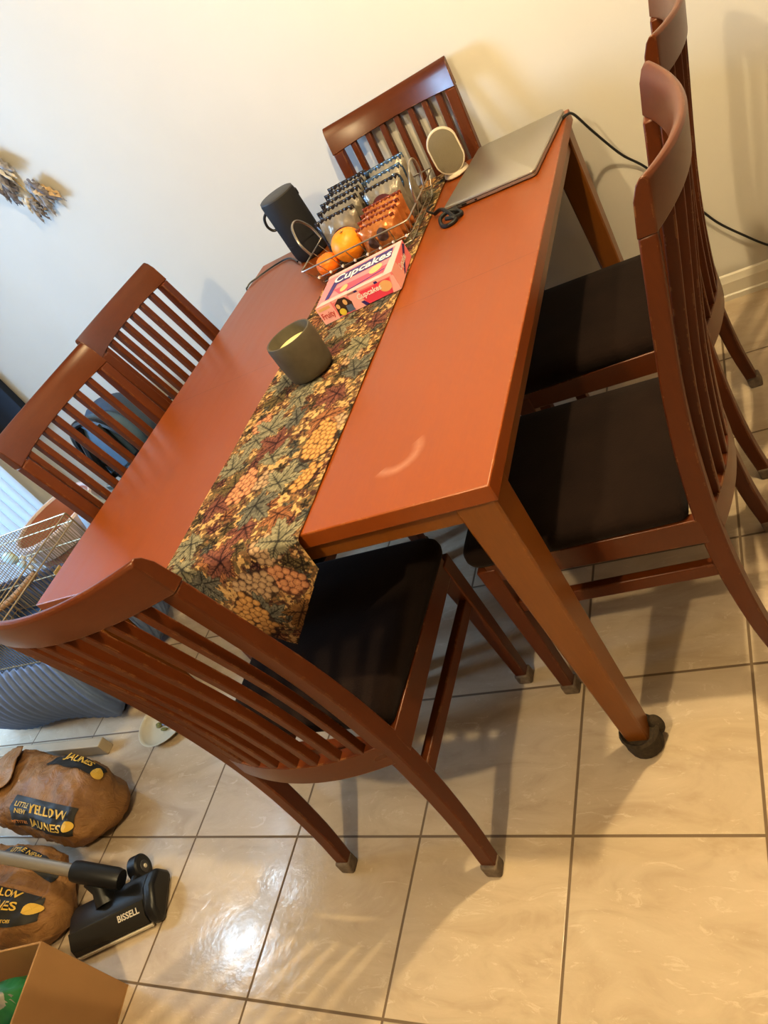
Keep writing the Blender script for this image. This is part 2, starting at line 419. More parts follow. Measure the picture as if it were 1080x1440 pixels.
# ------------------------------------------------------------------ dining chairs (local: front +y, back -y)
DT = [(0,.028),(.1,.012),(.2,.004),(.3,0),(.4,0),(.5,.006),(.6,.015),(.7,.028),(.8,.046),(.9,.065),(.96,.076),(1.03,.088)]
WT = [(0,.025),(.12,.030),(.3,.036),(.46,.037),(.6,.034),(.75,.030),(.95,.025),(1.03,.022)]
HW = .208
YR = -.235
ZR = .953
def dsm(z):
    return sum(interp(z + k*.02, DT) for k in (-2,-1,0,1,2))/5
def hw_at(z): return interp(z, [(0,.195),(.3,.196),(.5,.199),(1.03,HW)])
def make_chair(label, group):
    root = thing('dining_chair', label, 'chair', group=group)
    for s in (-1, 1):
        rings = []
        for k in range(25):
            z = .012 + (ZR - .012)*k/24
            yb = YR - dsm(z); dp = interp(z, WT); xo = s*hw_at(z); wx = .032
            xs = sorted((xo, xo - s*wx))
            rings.append([(xs[0], yb, z), (xs[1], yb, z), (xs[1], yb + dp, z), (xs[0], yb + dp, z)])
        leg = MB().loft(rings).build('leg', M['chair'], root, bevel=.003)
        fx = s*(hw_at(0) - .016); fy = YR - .028 + .0135
        cap = MB().hexa([(fx-.017,fy-.018,0),(fx+.017,fy-.018,0),(fx+.017,fy+.016,0),(fx-.017,fy+.016,0)],
                        [(fx-.0185,fy-.014,.034),(fx+.0185,fy-.014,.034),(fx+.0185,fy+.018,.034),(fx-.0185,fy+.018,.034)]).build('foot_cap', M['felt'], leg, bevel=.005)
        cap['label'] = 'grey felt cap on the chair foot'
        # front leg: square, tapering
        fx0 = s*.2045; fyc = .192
        rg = []
        for z, wd in ((.012,.027),(.25,.034),(.43,.040)):
            xo = fx0 + s*.003*(z > .2); xs = sorted((xo, xo - s*wd))
            rg.append([(xs[0], fyc - wd/2, z), (xs[1], fyc - wd/2, z), (xs[1], fyc + wd/2, z), (xs[0], fyc + wd/2, z)])
        leg = MB().loft(rg).build('leg', M['chair'], root, bevel=.003)
        cx = fx0 - s*.0135
        cap = MB().box(cx-.0175, cx+.0175, fyc-.0175, fyc+.0175, 0, .032).build('foot_cap', M['felt'], leg, bevel=.005)
        cap['label'] = 'grey felt cap on the chair foot'
        x0 = s*(.182); x1 = s*(.192)
        st = MB().loft([[(a, yy, z) for a, z in ((x - .010, .292), (x + .010, .292), (x + .010, .322), (x - .010, .322))] for x, yy in ((x0, YR + .02), (x1, fyc - .01))])
        st.build('stretcher', M['chair'], root, bevel=.003)
    # seat frame: side, front and rear rails
    sf = MB()
    for s in (-1, 1):
        sf.loft([[(x - .010, yy, z0), (x + .010, yy, z0), (x + .010, yy, .442), (x - .010, yy, .442)] for x, yy, z0 in ((s*.188, YR + .025, .385), (s*.195, .19, .395))])
    sf.box(-.180, .180, .184, .206, .395, .442); sf.box(-.175, .175, YR + .012, YR + .032, .385, .435)
    sf.build('seat_frame', M['chairx'], root, bevel=.002)
    # cushion: rounded slab wider at the front, slightly domed
    def outline(inset, n=48):
        pts = []
        yb, yf, wb, wf, rc = YR + .040, .229, .195, .211, .045
        cor = [(-wb, yb, .02), (wb, yb, .02), (wf, yf, rc), (-wf, yf, rc)]
        P = [Vector((x, y)) for x, y, r in cor]
        for i in range(4):
            p = P[i]; a = (P[i-1] - p).normalized(); b = (P[(i+1) % 4] - p).normalized(); r = cor[i][2]
            for k in range(13):
                t = k/12; q = (p + a*r)*(1-t)**2 + 2*p*t*(1-t) + (p + b*r)*t*t
                pts.append(q)
        c = Vector((0, 0)); out = []
        for q in pts:
            dx = q.x; dy = q.y
            bow = .005*(1 - (dx/wf)**2) if dy > .2 else 0
            out.append((dx*(1 - inset/.22), (dy + bow)*(1 - inset/.22)))
        return out
    rings = []
    for ins, z in ((.010,.438),(.002,.444),(0,.452),(.001,.464),(.006,.472),(.016,.4775),(.05,.481),(.10,.483),(.16,.4845),(.205,.485)):
        rings.append([(x, y, z) for x, y in outline(ins)])
    MB().loft(rings).build('seat', M['seat'], root, sharp=70)
    # curved back: top rail, lower rail, seven slats
    SAG = .046
    def sag(x): return SAG*(1 - (x/HW)**2)
    rr = []
    zt = 1.027
    for k in range(29):
        x = -HW + 2*HW*k/28; sg = sag(x); dip = .009*(1 - (x/HW)**2)
        z1 = zt - dip; d0 = dsm(ZR); d1 = dsm(zt)
        yb0 = YR - d0 - sg; yb1 = YR - d1 - sg; th0 = .0265; th1 = .020
        rr.append([(x, yb0, ZR), (x, yb1 - .001, z1 - .006), (x, yb1 + .003, z1), (x, yb1 + th1*.45, z1), (x, yb1 + th1*.85, z1 - .008), (x, yb1 + th1 + .006, z1 - .026), (x, yb0 + th0, ZR)])
    MB().loft(rr).build('top_rail', M['chairx'], root, bevel=.002, sharp=50)
    rr = []
    SL = .034
    for k in range(21):
        x = -.178 + .356*k/20; sg = SL*(1 - (x/.19)**2)
        y0 = YR + .006 - sg - .003
        rr.append([(x, y0, .392), (x, y0, .448), (x, y0 + .024, .448), (x, y0 + .024, .392)])
    MB().loft(rr).build('lower_rail', M['chairx'], root, bevel=.002, sharp=50)
    for i in range(7):
        xs_t = (i - 3)*.0485; xs_b = (i - 3)*.0465
        rg = []
        for k in range(13):
            t = k/12; z = .444 + (ZR + .004 - .444)*t
            x = xs_b + (xs_t - xs_b)*t
            sgm = (SL*(1 - (x/.19)**2))*(1 - t) + sag(x)*t
            yb = YR - dsm(z) - sgm + .007 - .004*t
            rg.append([(x - .009, yb, z), (x + .009, yb, z), (x + .009, yb + .018, z), (x - .009, yb + .018, z)])
        MB().loft(rg).build('slat', M['chair'], root, bevel=.002)
    return root

G = 'cherry-wood slat-back dining chairs around the table'
def place(o, x, y, rz, lab):
    o.location = (x, y, 0); o.rotation_euler = (0, 0, rz); o['label'] = lab
front = make_chair('', G)
spots = [(.022, -.922 - YR, 0, 'slat-back cherry dining chair in the foreground, seen from behind at the runner end'),
         (.757 + YR, -.345, PI/2, 'slat-back cherry chair on the right of the table, nearer the camera'),
         (.763 + YR, .185, PI/2, 'slat-back cherry chair on the right, farther one near the back wall'),
         (-.612 - YR, .215, -PI/2, 'slat-back cherry chair on the left, the one nearer the back wall'),
         (-.560 - YR, -.243, -PI/2, 'slat-back cherry chair on the left, beside the wire cage'),
         (.075, .702 + YR, PI, 'slat-back cherry chair against the back wall, behind the laptop and basket')]
for i, (x, y, rz, lab) in enumerate(spots):
    o = front if i == 0 else copy_tree(front)
    place(o, x, y, rz, lab)

# ------------------------------------------------------------------ tapestry table runner (leaves and grapes woven in)
def build_runner():
    W = .312; res = .0017
    nu = int(W/res); flat = 1.425; hmax = .235
    L = flat + hmax; nv = int(L/res)
    U, V = np.meshgrid(np.linspace(0, W, nu + 1), np.linspace(0, L, nv + 1))   # V=0 at the hanging tip
    rng = np.random.RandomState(11)
    def lin(c): return np.array(srgb(*c)[:3])
    def vnoise(sx, sy, seed):
        r = np.random.RandomState(seed); gx, gy = int(W/sx) + 3, int(L/sy) + 3
        g = r.rand(gy, gx); x = U/sx; y = V/sy; xi = x.astype(int); yi = y.astype(int); fx = x - xi; fy = y - yi
        fx = fx*fx*(3-2*fx); fy = fy*fy*(3-2*fy)
        return (g[yi,xi]*(1-fx) + g[yi,xi+1]*fx)*(1-fy) + (g[yi+1,xi]*(1-fx) + g[yi+1,xi+1]*fx)*fy
    n1 = vnoise(.02,.02,1); n2 = vnoise(.006,.006,2); n3 = vnoise(.0034,.0034,3)
    C = np.zeros(U.shape + (3,)); C[:] = lin((206,170,116))
    def put(mask, col, a=1.0):
        m = (mask*a)[..., None]; C[:] = C*(1 - m) + np.asarray(col)*m
    put((n1*.45 + n2*.55 > .55).astype(float), lin((84,58,44)), .85)
    put((vnoise(.022,.022,5)*.5 + vnoise(.007,.007,6)*.5 > .57).astype(float), lin((88,78,58)), .85)
    put((vnoise(.02,.02,8)*.5 + vnoise(.006,.006,9)*.5 > .60).astype(float), lin((70,40,40)), .9)
    put((n3*.5 + n2*.5 > .60).astype(float), lin((156,116,76)), .55)
    def region(cu, cv, R):
        i0, i1 = np.searchsorted(U[0], [cu-R, cu+R]); j0, j1 = np.searchsorted(V[:,0], [cv-R, cv+R])
        return slice(j0, j1), slice(i0, i1)
    def grapes(cu, cv, R, ang, pal):
        lite, mid, dark = [lin(c) for c in pal]
        s = region(cu, cv, R*1.5)
        if U[s].size == 0: return
        du, dv = U[s]-cu, V[s]-cv
        sub = C[s]
        x = du*math.cos(ang)+dv*math.sin(ang); y = -du*math.sin(ang)+dv*math.cos(ang)
        wid = R*.62*np.clip(1-.45*(x/R), .2, 1.5)
        body = ((x/R)**2 + (y/wid)**2) < 1.08
        sub[body] = sub[body]*.15 + dark*.85
        k = .0088
        r2 = np.random.RandomState(int((cu*977+cv*5431)*1000) % 99999)
        pts = []
        for iy, gy in enumerate(np.arange(-R, R, k*1.32)):
            for gx in np.arange(-R, R, k*1.62):
                pts.append((gx + (k*.81 if iy % 2 else 0) + r2.uniform(-.28,.28)*k, gy + r2.uniform(-.28,.28)*k))
        r2.shuffle(pts)
        for px, py in pts:
                w_ = R*.62*min(1.5, max(.2, 1-.45*(px/R)))
                if (px/R)**2 + (py/w_)**2 > .92: continue
                d = np.sqrt((x-px)**2+(y-py)**2)/(k*.95)
                m = d < 1
                sh = np.clip(1.25 - d*.95 + ((x-px)+(y-py))/(k*6), 0, 1)[..., None]
                colr = mid*(1-sh) + lite*sh
                edge = (d > .84) & m
                sub[m] = colr[m]
                sub[edge] = sub[edge]*.35 + dark*.65
    def leaf(cu, cv, R, ang, pal):
        lite, mid, dark = [lin(c) for c in pal]
        s = region(cu, cv, R*1.15)
        if U[s].size == 0: return
        du, dv = U[s]-cu, V[s]-cv
        x = du*math.cos(ang)+dv*math.sin(ang); y = -du*math.sin(ang)+dv*math.cos(ang)
        r = np.hypot(x, y); th = np.arctan2(y, x)
        lobes = [0, 1.05, -1.05, 2.1, -2.1]; lens = [1, .88, .88, .62, .62]
        prof = np.zeros_like(r)
        for a, ln in zip(lobes, lens):
            d = np.abs(np.arctan2(np.sin(th-a), np.cos(th-a)))
            prof = np.maximum(prof, ln*np.clip(1.02 - (d/.62)**1.25*.62, 0, 1))
        prof = np.maximum(prof, .40)*(1 + .085*np.sign(np.sin(th*23))*np.abs(np.sin(th*23)))
        m = r < R*prof
        rim = (r < R*prof) & (r > R*prof - .0030)
        sub = C[s]
        tone = np.clip(.25 + .75*r/(R*np.maximum(prof, .2)) + (n2[s]-.5)*.7, 0, 1)[..., None]
        col = mid*(1-tone) + lite*tone
        sub[m] = col[m]
        for a, ln in zip(lobes, lens):
            ca, sa = math.cos(a), math.sin(a)
            al = x*ca + y*sa; ac = np.abs(-x*sa + y*ca)
            v = (al > 0) & (al < R*ln*.9) & (ac < .0020*(1 - .5*al/(R*ln))) & m
            sub[v] = sub[v]*.2 + dark*.8
            for q in (.28, .46, .64):
                for sg in (1, -1):
                    bx = al - R*ln*q; by = (-x*sa + y*ca)*sg
                    dd = np.abs(by - bx*.85)
                    vv = (bx > 0) & (bx < R*.17) & (dd < .0012) & m
                    sub[vv] = sub[vv]*.35 + dark*.65
        sub[rim] = sub[rim]*.35 + dark*.65
    SAGE = ((156,148,122), (108,104,86), (46,44,42)); GREY = ((124,120,106), (76,74,68), (36,34,34))
    WINE = ((140,92,76), (92,52,48), (40,20,24)); RUST = ((170,118,80), (120,74,50), (50,26,24)); OLIVE = ((120,104,68), (76,62,44), (34,24,22))
    GOLD = ((204,158,98), (160,112,64), (62,40,30)); ROSE = ((206,152,112), (166,110,82), (80,42,40)); STONE = ((190,160,126), (134,106,86), (58,40,38))
    sites = []
    v = .045; row = 0
    while v < L:
        for c in range(3):
            u = W*(.17 + .33*c) + rng.uniform(-.022, .022); vv = v + rng.uniform(-.02, .02) + (.04 if c == 1 else 0)
            sites.append((u, vv, row, c))
        v += .066; row += 1
    small = [(rng.uniform(0, W), rng.uniform(0, L)) for _ in range(260)]
    for (u, vv) in small:
        leaf(u, vv, rng.uniform(.016, .027), rng.uniform(0, 6.28), [WINE, GREY, OLIVE, RUST, OLIVE][rng.randint(5)])
    kinds = [('l', SAGE), ('g', GOLD), ('l', WINE), ('g', ROSE), ('l', GREY), ('l', OLIVE), ('g', STONE), ('l', SAGE), ('l', RUST)]
    order = rng.permutation(len(sites))
    for k in order:
        u, vv, row, c = sites[k]
        kd, pal = kinds[(row*2 + c*4 + row//3) % len(kinds)]
        if kd == 'g': grapes(u, vv, rng.uniform(.038, .050), rng.uniform(0, 6.28), pal)
    for k in order:
        u, vv, row, c = sites[k]
        kd, pal = kinds[(row*2 + c*4 + row//3) % len(kinds)]
        if kd == 'l': leaf(u, vv, rng.uniform(.046, .064), rng.uniform(0, 6.28), pal)
    # fixed motifs of the hanging end: a gold cluster and an olive leaf
    grapes(.125, .10, .062, 1.2, GOLD); leaf(.225, .085, .060, -1.3, ((150,112,66),(108,74,46),(44,26,22))); leaf(.05,.16,.045,2.0,GREY)
    leaf(.27, .235, .062, 1.9, SAGE); leaf(.14, .225, .055, 2.6, WINE); leaf(.20,.40,.06,1.2,SAGE); grapes(.262,.50,.062,1.7,GOLD)
    leaf(.09, .60, .066, 1.4, SAGE); grapes(.10,.43,.050,1.4,ROSE)
    C *= (.80 + .40*n3)[..., None]
    thr = .93 + .07*np.sin(V/res*PI*.9)
    C *= thr[..., None]; C = np.clip(C*.86, 0, 1)
    # geometry: V measured back from the tip of the hanging end
    xl_f, xr_f = -.128, .194; xl_b, xr_b = -.106, .184
    X = np.zeros_like(U); Y = np.zeros_like(U); Z = np.zeros_like(U)
    t = U/W
    drop = .072 + (hmax - .072)*(1 - np.abs(2*t - 1))     # pointed end
    S = V - hmax                            # s<0 hanging, s>0 on the table
    yedge = TY0 - .004; rr = .010
    g = np.clip(S, 0, None)
    k = np.clip(g/flat, 0, 1)
    xl = xl_f + (xl_b - xl_f)*k; xr = xr_f + (xr_b - xr_f)*k
    X = xl + (xr - xl)*t
    arc = rr*PI/2
    hang = np.clip(-S - arc, 0, None); ang = np.clip(-S/rr, 0, PI/2)
    on = S >= 0
    Y = np.where(on, yedge + S, yedge - rr*np.sin(ang) - .10*hang - .010*np.sin(hang/.2*PI)*(.5 + .5*np.cos((t-.5)*5)))
    Z = np.where(on, H + .0022, H + .0022 - rr*(1 - np.cos(ang)) - hang*.995)
    X = X + np.where(on, 0, hang*.03*(t-.5))
    Z = Z + np.where(on, (.0008 + .0008*np.sin(X*40 + Y*23)), 0)
    vs = np.stack([X, Y, Z], -1).reshape(-1, 3)
    w_ = nu + 1
    idx = (np.arange(nv)[:, None]*w_ + np.arange(nu)[None, :]).ravel()
    faces = np.stack([idx, idx+1, idx+w_+1, idx+w_], -1)
    keep = ((-S) <= drop).ravel(); faces = faces[keep[faces].all(1)]
    used = np.unique(faces); remap = np.zeros(len(vs), int); remap[used] = np.arange(len(used)); faces = remap[faces]; vs = vs[used]; C = C.reshape(-1,3)[used]
    me = bpy.data.meshes.new('table_runner')
    me.vertices.add(len(vs)); me.vertices.foreach_set('co', vs.ravel().astype(np.float32))
    me.loops.add(faces.size); me.loops.foreach_set('vertex_index', faces.ravel().astype(np.int32))
    me.polygons.add(len(faces)); me.polygons.foreach_set('loop_start', (np.arange(len(faces))*4).astype(np.int32))
    me.polygons.foreach_set('loop_total', np.full(len(faces), 4, np.int32)); me.polygons.foreach_set('use_smooth', np.ones(len(faces), bool))
    me.update(calc_edges=True)
    at = me.color_attributes.new('weave', 'FLOAT_COLOR', 'POINT')
    at.data.foreach_set('color', np.concatenate([C.reshape(-1,3), np.ones((len(vs),1))], 1).ravel().astype(np.float32))
    t_ = NT('tapestry_weave'); a_ = t_.n('ShaderNodeAttribute', attribute_name='weave'); t_.l(a_.outputs['Color'], t_.b.inputs['Base Color'])
    t_.b.inputs['Roughness'].default_value = .9; t_.b.inputs['Specular IOR Level'].default_value = .15
    nn = t_.noise(500, 2, .5, t_.obj()); t_.bump(nn.outputs[0], .4, .001)
    me.materials.append(t_.m)
    o = bpy.data.objects.new('table_runner', me); COL.objects.link(o)
    tag(o, 'leaf and grape tapestry runner with a pointed end hanging over the near table edge', 'table runner')
build_runner()
RT = H + .0042     # top of the runner

# ------------------------------------------------------------------ candle cup
cx, cy = .024, -.190
c = MB(); R = .059
c.lathe([(.030,.0005),(.045,.002),(.0515,.008),(.0535,.022),(.0555,.060),(.0555,.096),(.0540,.101),(.0505,.101),(.0490,.097),(.0490,.055),(.046,.050),(.01,.050)], 48, (0,0,0))
o = c.build('candle_cup', M['cup'], sharp=60); o.location = (cx, cy, RT)
tag(o, 'grey stone-look candle cup standing on the leaf runner', 'candle holder')
c = MB(); c.lathe([(.020,0),(.0440,.0005),(.0478,.022),(.043,.026),(.030,.024),(.010,.021)], 40)
o = c.build('candle', M['candle'], sharp=60); o.location = (cx, cy, RT + .0515)
MB().tube([(0,0,.020),(.001,0,.030)], .0012, 6).build('wick', M['brown'], o)
tag(o, 'cream wax candle inside the grey cup', 'candle')

# ------------------------------------------------------------------ pink biscuit carton
bx = thing('biscuit_carton', 'pink biscuit carton lettered Cupcakes on the runner before the wire basket', 'box', (-.020, .022, RT), math.radians(4.6))
BW, BD, BH = .214, .160, .046
MB().box(0, BW, 0, BD, 0, BH).build('carton', M['pink'], bx, bevel=.0012)
def panel(nm, mat, fn, quads):
    m = MB()
    for q in quads: m.add([fn(*p) for p in q], [tuple(range(len(q)))])
    return m.build(nm, mat, bx, smooth=False, fix=False)
topf = lambda e: (lambda a, b: (a*BW, b*BD, BH + e)); frontf = lambda e: (lambda a, b: (a*BW, -e, b*BH)); rightf = lambda e: (lambda a, b: (BW + e, a*BD, b*BH))
def circ(ca, cb, ra, rb, n=20): return [(ca + ra*math.cos(2*PI*k/n), cb + rb*math.sin(2*PI*k/n)) for k in range(n)]
# top face: pale band and print
panel('top_print', M['palepink'], topf(.0004), [[(0,.90),(1,.90),(1,1),(0,1)], [(.88,0),(1,0),(1,.9),(.93,.9)], [(.0,.0),(.88,.0),(.88,.10),(.06,.12)]])
panel('top_print', M['hotpink'], topf(.0005), [[(.18,.38),(.90,.36),(.88,.13),(.30,.14)]])
panel('top_stripe', M['purple'], topf(.0007), [[(.14,.84),(.90,.88),(.92,.56),(.12,.54)], [(.12,.54),(.20,.54),(.16,.14),(.10,.14)], [(.40,.13),(.88,.26),(.88,.22),(.42,.09)]])
panel('biscuit_print', M['cookie'], topf(.0008), [circ(.74,.40,.085,.13)]); panel('biscuit_print', M['cookie'], topf(.0008), [circ(.34,.27,.05,.10)])
def letters(nm, mat, body, size, fn, ca, cb, sa, sb, bold=.0, shear=0, aa=1):
    vs, fs = text_flat(body, size, bold, 1.0, shear)
    m = MB(); m.add([fn(ca + x*sa, cb + y*sb) for x, y in vs], fs); return m.build(nm, mat, bx, smooth=False, fix=False)
letters('lettering', M['printwhite'], 'Cupcakes', .046, topf(.0012), .52, .705, 1/BW*.93, 1/BD*1.15, .0010)
# front face
panel('front_print', M['palepink'], frontf(.0004), [[(0,0),(.20,0),(.20,1),(0,1)], [(.42,0),(.56,0),(.56,.95),(.42,.98)], [(.22,.90),(.98,.84),(.98,1),(.22,1)], [(.9,0),(1,0),(1,.84),(.96,.84)]])
panel('front_print', M['hotpink'], frontf(.0005), [[(.58,.03),(.90,.03),(.94,.80),(.56,.80)]])
panel('front_stripe', M['purple'], frontf(.0007), [[(.55,.02),(.60,.02),(.56,.30),(.52,.30)], [(.76,.94),(.80,.94),(.80,.82),(.76,.82)], [(.50,.98),(.54,.98),(.55,.88),(.51,.88)]])
panel('biscuit_print', M['cookie'], frontf(.0008), [circ(.86,.50,.075,.30)])
panel('photo_print', M['brown'], frontf(.0006), [[(.21,.10),(.41,.10),(.43,.55),(.38,.92),(.30,.97),(.23,.75)]])
panel('photo_print', M['cookie'], frontf(.0008), [circ(.355,.66,.025,.16)]); panel('photo_print', M['cookie'], frontf(.0008), [circ(.255,.60,.022,.14)])
panel('photo_print', M['bluegrey'], frontf(.0008), [[(.33,.08),(.42,.08),(.41,.44),(.34,.46)]])
panel('photo_print', M['yellow'], frontf(.0010), [circ(.275,.24,.040,.20)])
letters('lettering', M['printwhite'], 'Cupcakes', .017, frontf(.0011), .655, .58, 1/BW, 1/BH*1.1, .0004, .2)
letters('lettering', M['redprint'], 'Fruity', .015, frontf(.0009), .10, .42, 1/BW, 1/BH*1.5, .0003)
panel('front_print', M['cookie'], frontf(.0007), [[(.02,.74),(.17,.74),(.17,.90),(.02,.90)]])
# right face
panel('side_print', M['palepink'], rightf(.0004), [[(0,0),(.45,0),(.30,1),(0,1)]])
panel('side_print', M['purple'], rightf(.0006), [[(.36,.10),(.46,.10),(.98,.80),(.90,.95)]])
letters('lettering', M['printwhite'], 'Cupcakes', .018, rightf(.0010), .55, .55, 1/BD, 1/BH*1.2, .0006)

# ------------------------------------------------------------------ wire basket with snack packs and fruit
BX0, BX1, BY0, BY1 = -.148, .190, .262, .572
bz0, bz1 = RT + .002, RT + .062
bk = thing('wire_basket', 'chrome wire basket with loop handles holding snack packs and oranges', 'basket', (0, 0, 0))
ins = .028
def rim(z, i): return [(BX0+i, BY0+i, z), (BX1-i, BY0+i, z), (BX1-i, BY1-i, z), (BX0+i, BY1-i, z)]
def loop(z, i, r):
    p = []
    c = rim(z, i)
    for k in range(4):
        a = Vector(c[k]); prev = Vector(c[k-1]); nxt = Vector(c[(k+1) % 4])
        da = (prev - a).normalized()*.014; db = (nxt - a).normalized()*.014
        for t in (0, .5, 1): p.append((a + da)*(1-t)**2 + 2*a*t*(1-t) + (a + db)*t*t)
        mid = (a + nxt)/2
        p += [a.lerp(nxt, .3), mid, a.lerp(nxt, .7)]
    return p
MB().tube(loop(bz1, 0, 0), .0022, 8, True).build('rim', M['chrome'], bk)
wm = MB()
wm.tube(loop(bz0 + .022, ins*.6, 0), .0014, 6, True); wm.tube(loop(bz0, ins, 0), .0014, 6, True)
nx, ny = 7, 6
for k in range(nx + 1):
    t = k/nx; xt = BX0 + .012 + (BX1 - BX0 - .024)*t; xb = BX0 + ins + (BX1 - BX0 - 2*ins)*t
    wm.tube([(xt, BY0, bz1), (xb, BY0 + ins, bz0), (xb, BY1 - ins, bz0), (xt, BY1, bz1)], .0012, 6)
for k in range(ny + 1):
    t = k/ny; yt = BY0 + .012 + (BY1 - BY0 - .024)*t; yb = BY0 + ins + (BY1 - BY0 - 2*ins)*t
    wm.tube([(BX0, yt, bz1), (BX0 + ins, yb, bz0), (BX1 - ins, yb, bz0), (BX1, yt, bz1)], .0012, 6)
wm.build('wire_mesh', M['chrome'], bk)
for k in range(8):
    x = BX0 + .03 + (BX1 - BX0 - .06)*k/7
    MB().ell((x, BY0 + ins*.55, bz0 + .022), (.0042, .0042, .0042), 10, 8).build('bead', M['printwhite'], bk)
for sx, xb in ((-1, BX0), (1, BX1)):
    yc = .405
    h = MB().tube(smooth_path([(xb, yc - .048, bz1), (xb + sx*.010, yc - .050, bz1 + .040), (xb + sx*.018, yc - .028, bz1 + .075), (xb + sx*.020, yc, bz1 + .085), (xb + sx*.018, yc + .028, bz1 + .075), (xb + sx*.010, yc + .050, bz1 + .040), (xb, yc + .048, bz1)], 6), .0034, 8)
    h.build('handle', M['chrome'], bk)

def pack(x, y, wid, hgt, th, body, crimp, art, artc, label, grp, lean=0, rz=0):
    root = thing('snack_pack', label, 'snack pack', (x, y, bz0 + .0045), rz, grp)
    ph = random.random()*6
    def surf(sd):
        def fn(a, b):
            u = (a - .5)*wid; prof = max(0, (1 - (2*a-1)**2))**.5*max(0, 1 - abs(2*b-1)**2.6)
            wr = .0018*math.sin(a*23 + ph + b*5)*math.sin(b*17 + ph)
            yy = sd*(th/2*prof + wr*(prof > .05)) + lean*b
            return (u*(1 - .05*math.sin(PI*b)), yy, b*hgt)
        return fn
    m = MB(); m.grid(surf(-1), 16, 18); m.grid(surf(1), 16, 18)
    m.build('pouch', body, root, sharp=80)
    cm = MB()
    for b0, b1 in ((.94, 1.05),):
        def fn(a, b, b0=b0, b1=b1):
            bb = b0 + (b1 - b0)*b
            return ((a - .5)*wid*1.0, lean*bb + .0016*math.sin(a*60), bb*hgt)
        cm.grid(fn, 24, 3)
    cm.build('crimped_seal', crimp, root, solid=.0012)
    pf = surf(-1)
    def on(a, b, e=.0022):
        p = pf(a, b); return (p[0], p[1] - e, p[2])
    am = MB()
    for ca, cb, ra, rb in art:
        n = 24; ring = [[on(ca + ra*q*math.cos(2*PI*k/n), cb + rb*q*math.sin(2*PI*k/n)) for k in range(n)] for q in (.02, .35, .7, 1)]
        am.loft(ring, False)
    am.build('round_print', artc, root)
    if body is not M['packorange']:
        bmn = MB()
        for a0, a1 in ((.0, .10),):
            bmn.grid(lambda a, b: on(a0 + (a1-a0)*a, .05 + .9*b, .0012), 3, 14)
        bmn.build('edge_stripe', M['packblack'], root)
    return root
# left column: grey packs standing one behind the other
gl = 'grey snack packs in the wire basket'
for i, (y, h_, x) in enumerate(((.392,.108,-.050),(.430,.118,-.046),(.466,.124,-.044),(.502,.130,-.040),(.536,.134,-.038))):
    pack(x, y, .132, h_, .030, M['packgrey'], M['packblack'], [(.55,.42,.30,.30)] if i == 0 else [(.75,.55,.14,.16)], M['maroon'] if i == 0 else M['packblack'],
         ['grey snack pack with maroon round print, behind the big orange', 'grey snack pack, second of the left row in the basket', 'grey snack pack in the middle of the left row in the basket', 'grey snack pack, fourth of the left row in the basket', 'grey snack pack at the back of the left row, nearest the far chair'][i], gl, .012, random.uniform(-.05,.05))
go = 'amber snack packs in the wire basket'
for i, (y, h_) in enumerate(((.312,.070),(.340,.076),(.366,.080),(.392,.086))):
    pack(.082 + .003*i, y, .120, h_, .025, M['packorange'], M['packred'], [(.30,.38,.13,.22),(.60,.55,.14,.24)] if i == 0 else [(.5,.5,.12,.2)], M['brown'],
         ['amber snack pack in front of its row, nearest the pink carton', 'second amber snack pack of the row behind the front one', 'third amber snack pack of the row', 'amber snack pack at the back of its row, touching the grey packs'][i], go, .008, random.uniform(-.04,.04))
for i, (y, h_) in enumerate(((.436,.112),(.476,.122),(.516,.132))):
    pack(.086 + .002*i, y, .122, h_, .034, M['packgrey'], M['packblue'] if i else M['packblack'], [(.45,.55,.30,.28)] if i == 0 else [(.78,.72,.16,.2)], M['maroon'] if i == 0 else M['packblue'],
         ['grey snack pack with maroon print directly behind the amber packs', 'grey and blue snack pack, middle one of the right rear row', 'grey and blue snack pack at the back right of the basket by the speaker'][i], gl, .012, random.uniform(-.05,.05))
o = MB().ell((0,0,0), (.045,.045,.0445), 32, 20, lambda d: 1 - .05*math.exp(-((d.z-1)/.10)**2)).build('orange', M['orange']); o.location = (-.024, .336, bz0 + .048)
MB().ell((.010,-.014,.0425), (.005,.005,.002), 10, 6).build('stem_scar', M['stem'], o)
tag(o, 'big orange in the basket in front of the grey packs', 'fruit')
o = MB().ell((0,0,0), (.033,.033,.029), 28, 18, lambda d: 1 - .06*math.exp(-((d.z-1)/.10)**2)).build('mandarin', M['mandarin']); o.location = (-.094, .314, bz0 + .0325)
MB().ell((0,0,.0275), (.003,.003,.0015), 10, 6).build('stem_scar', M['stem'], o)
tag(o, 'small mandarin in the near left corner of the basket', 'fruit')

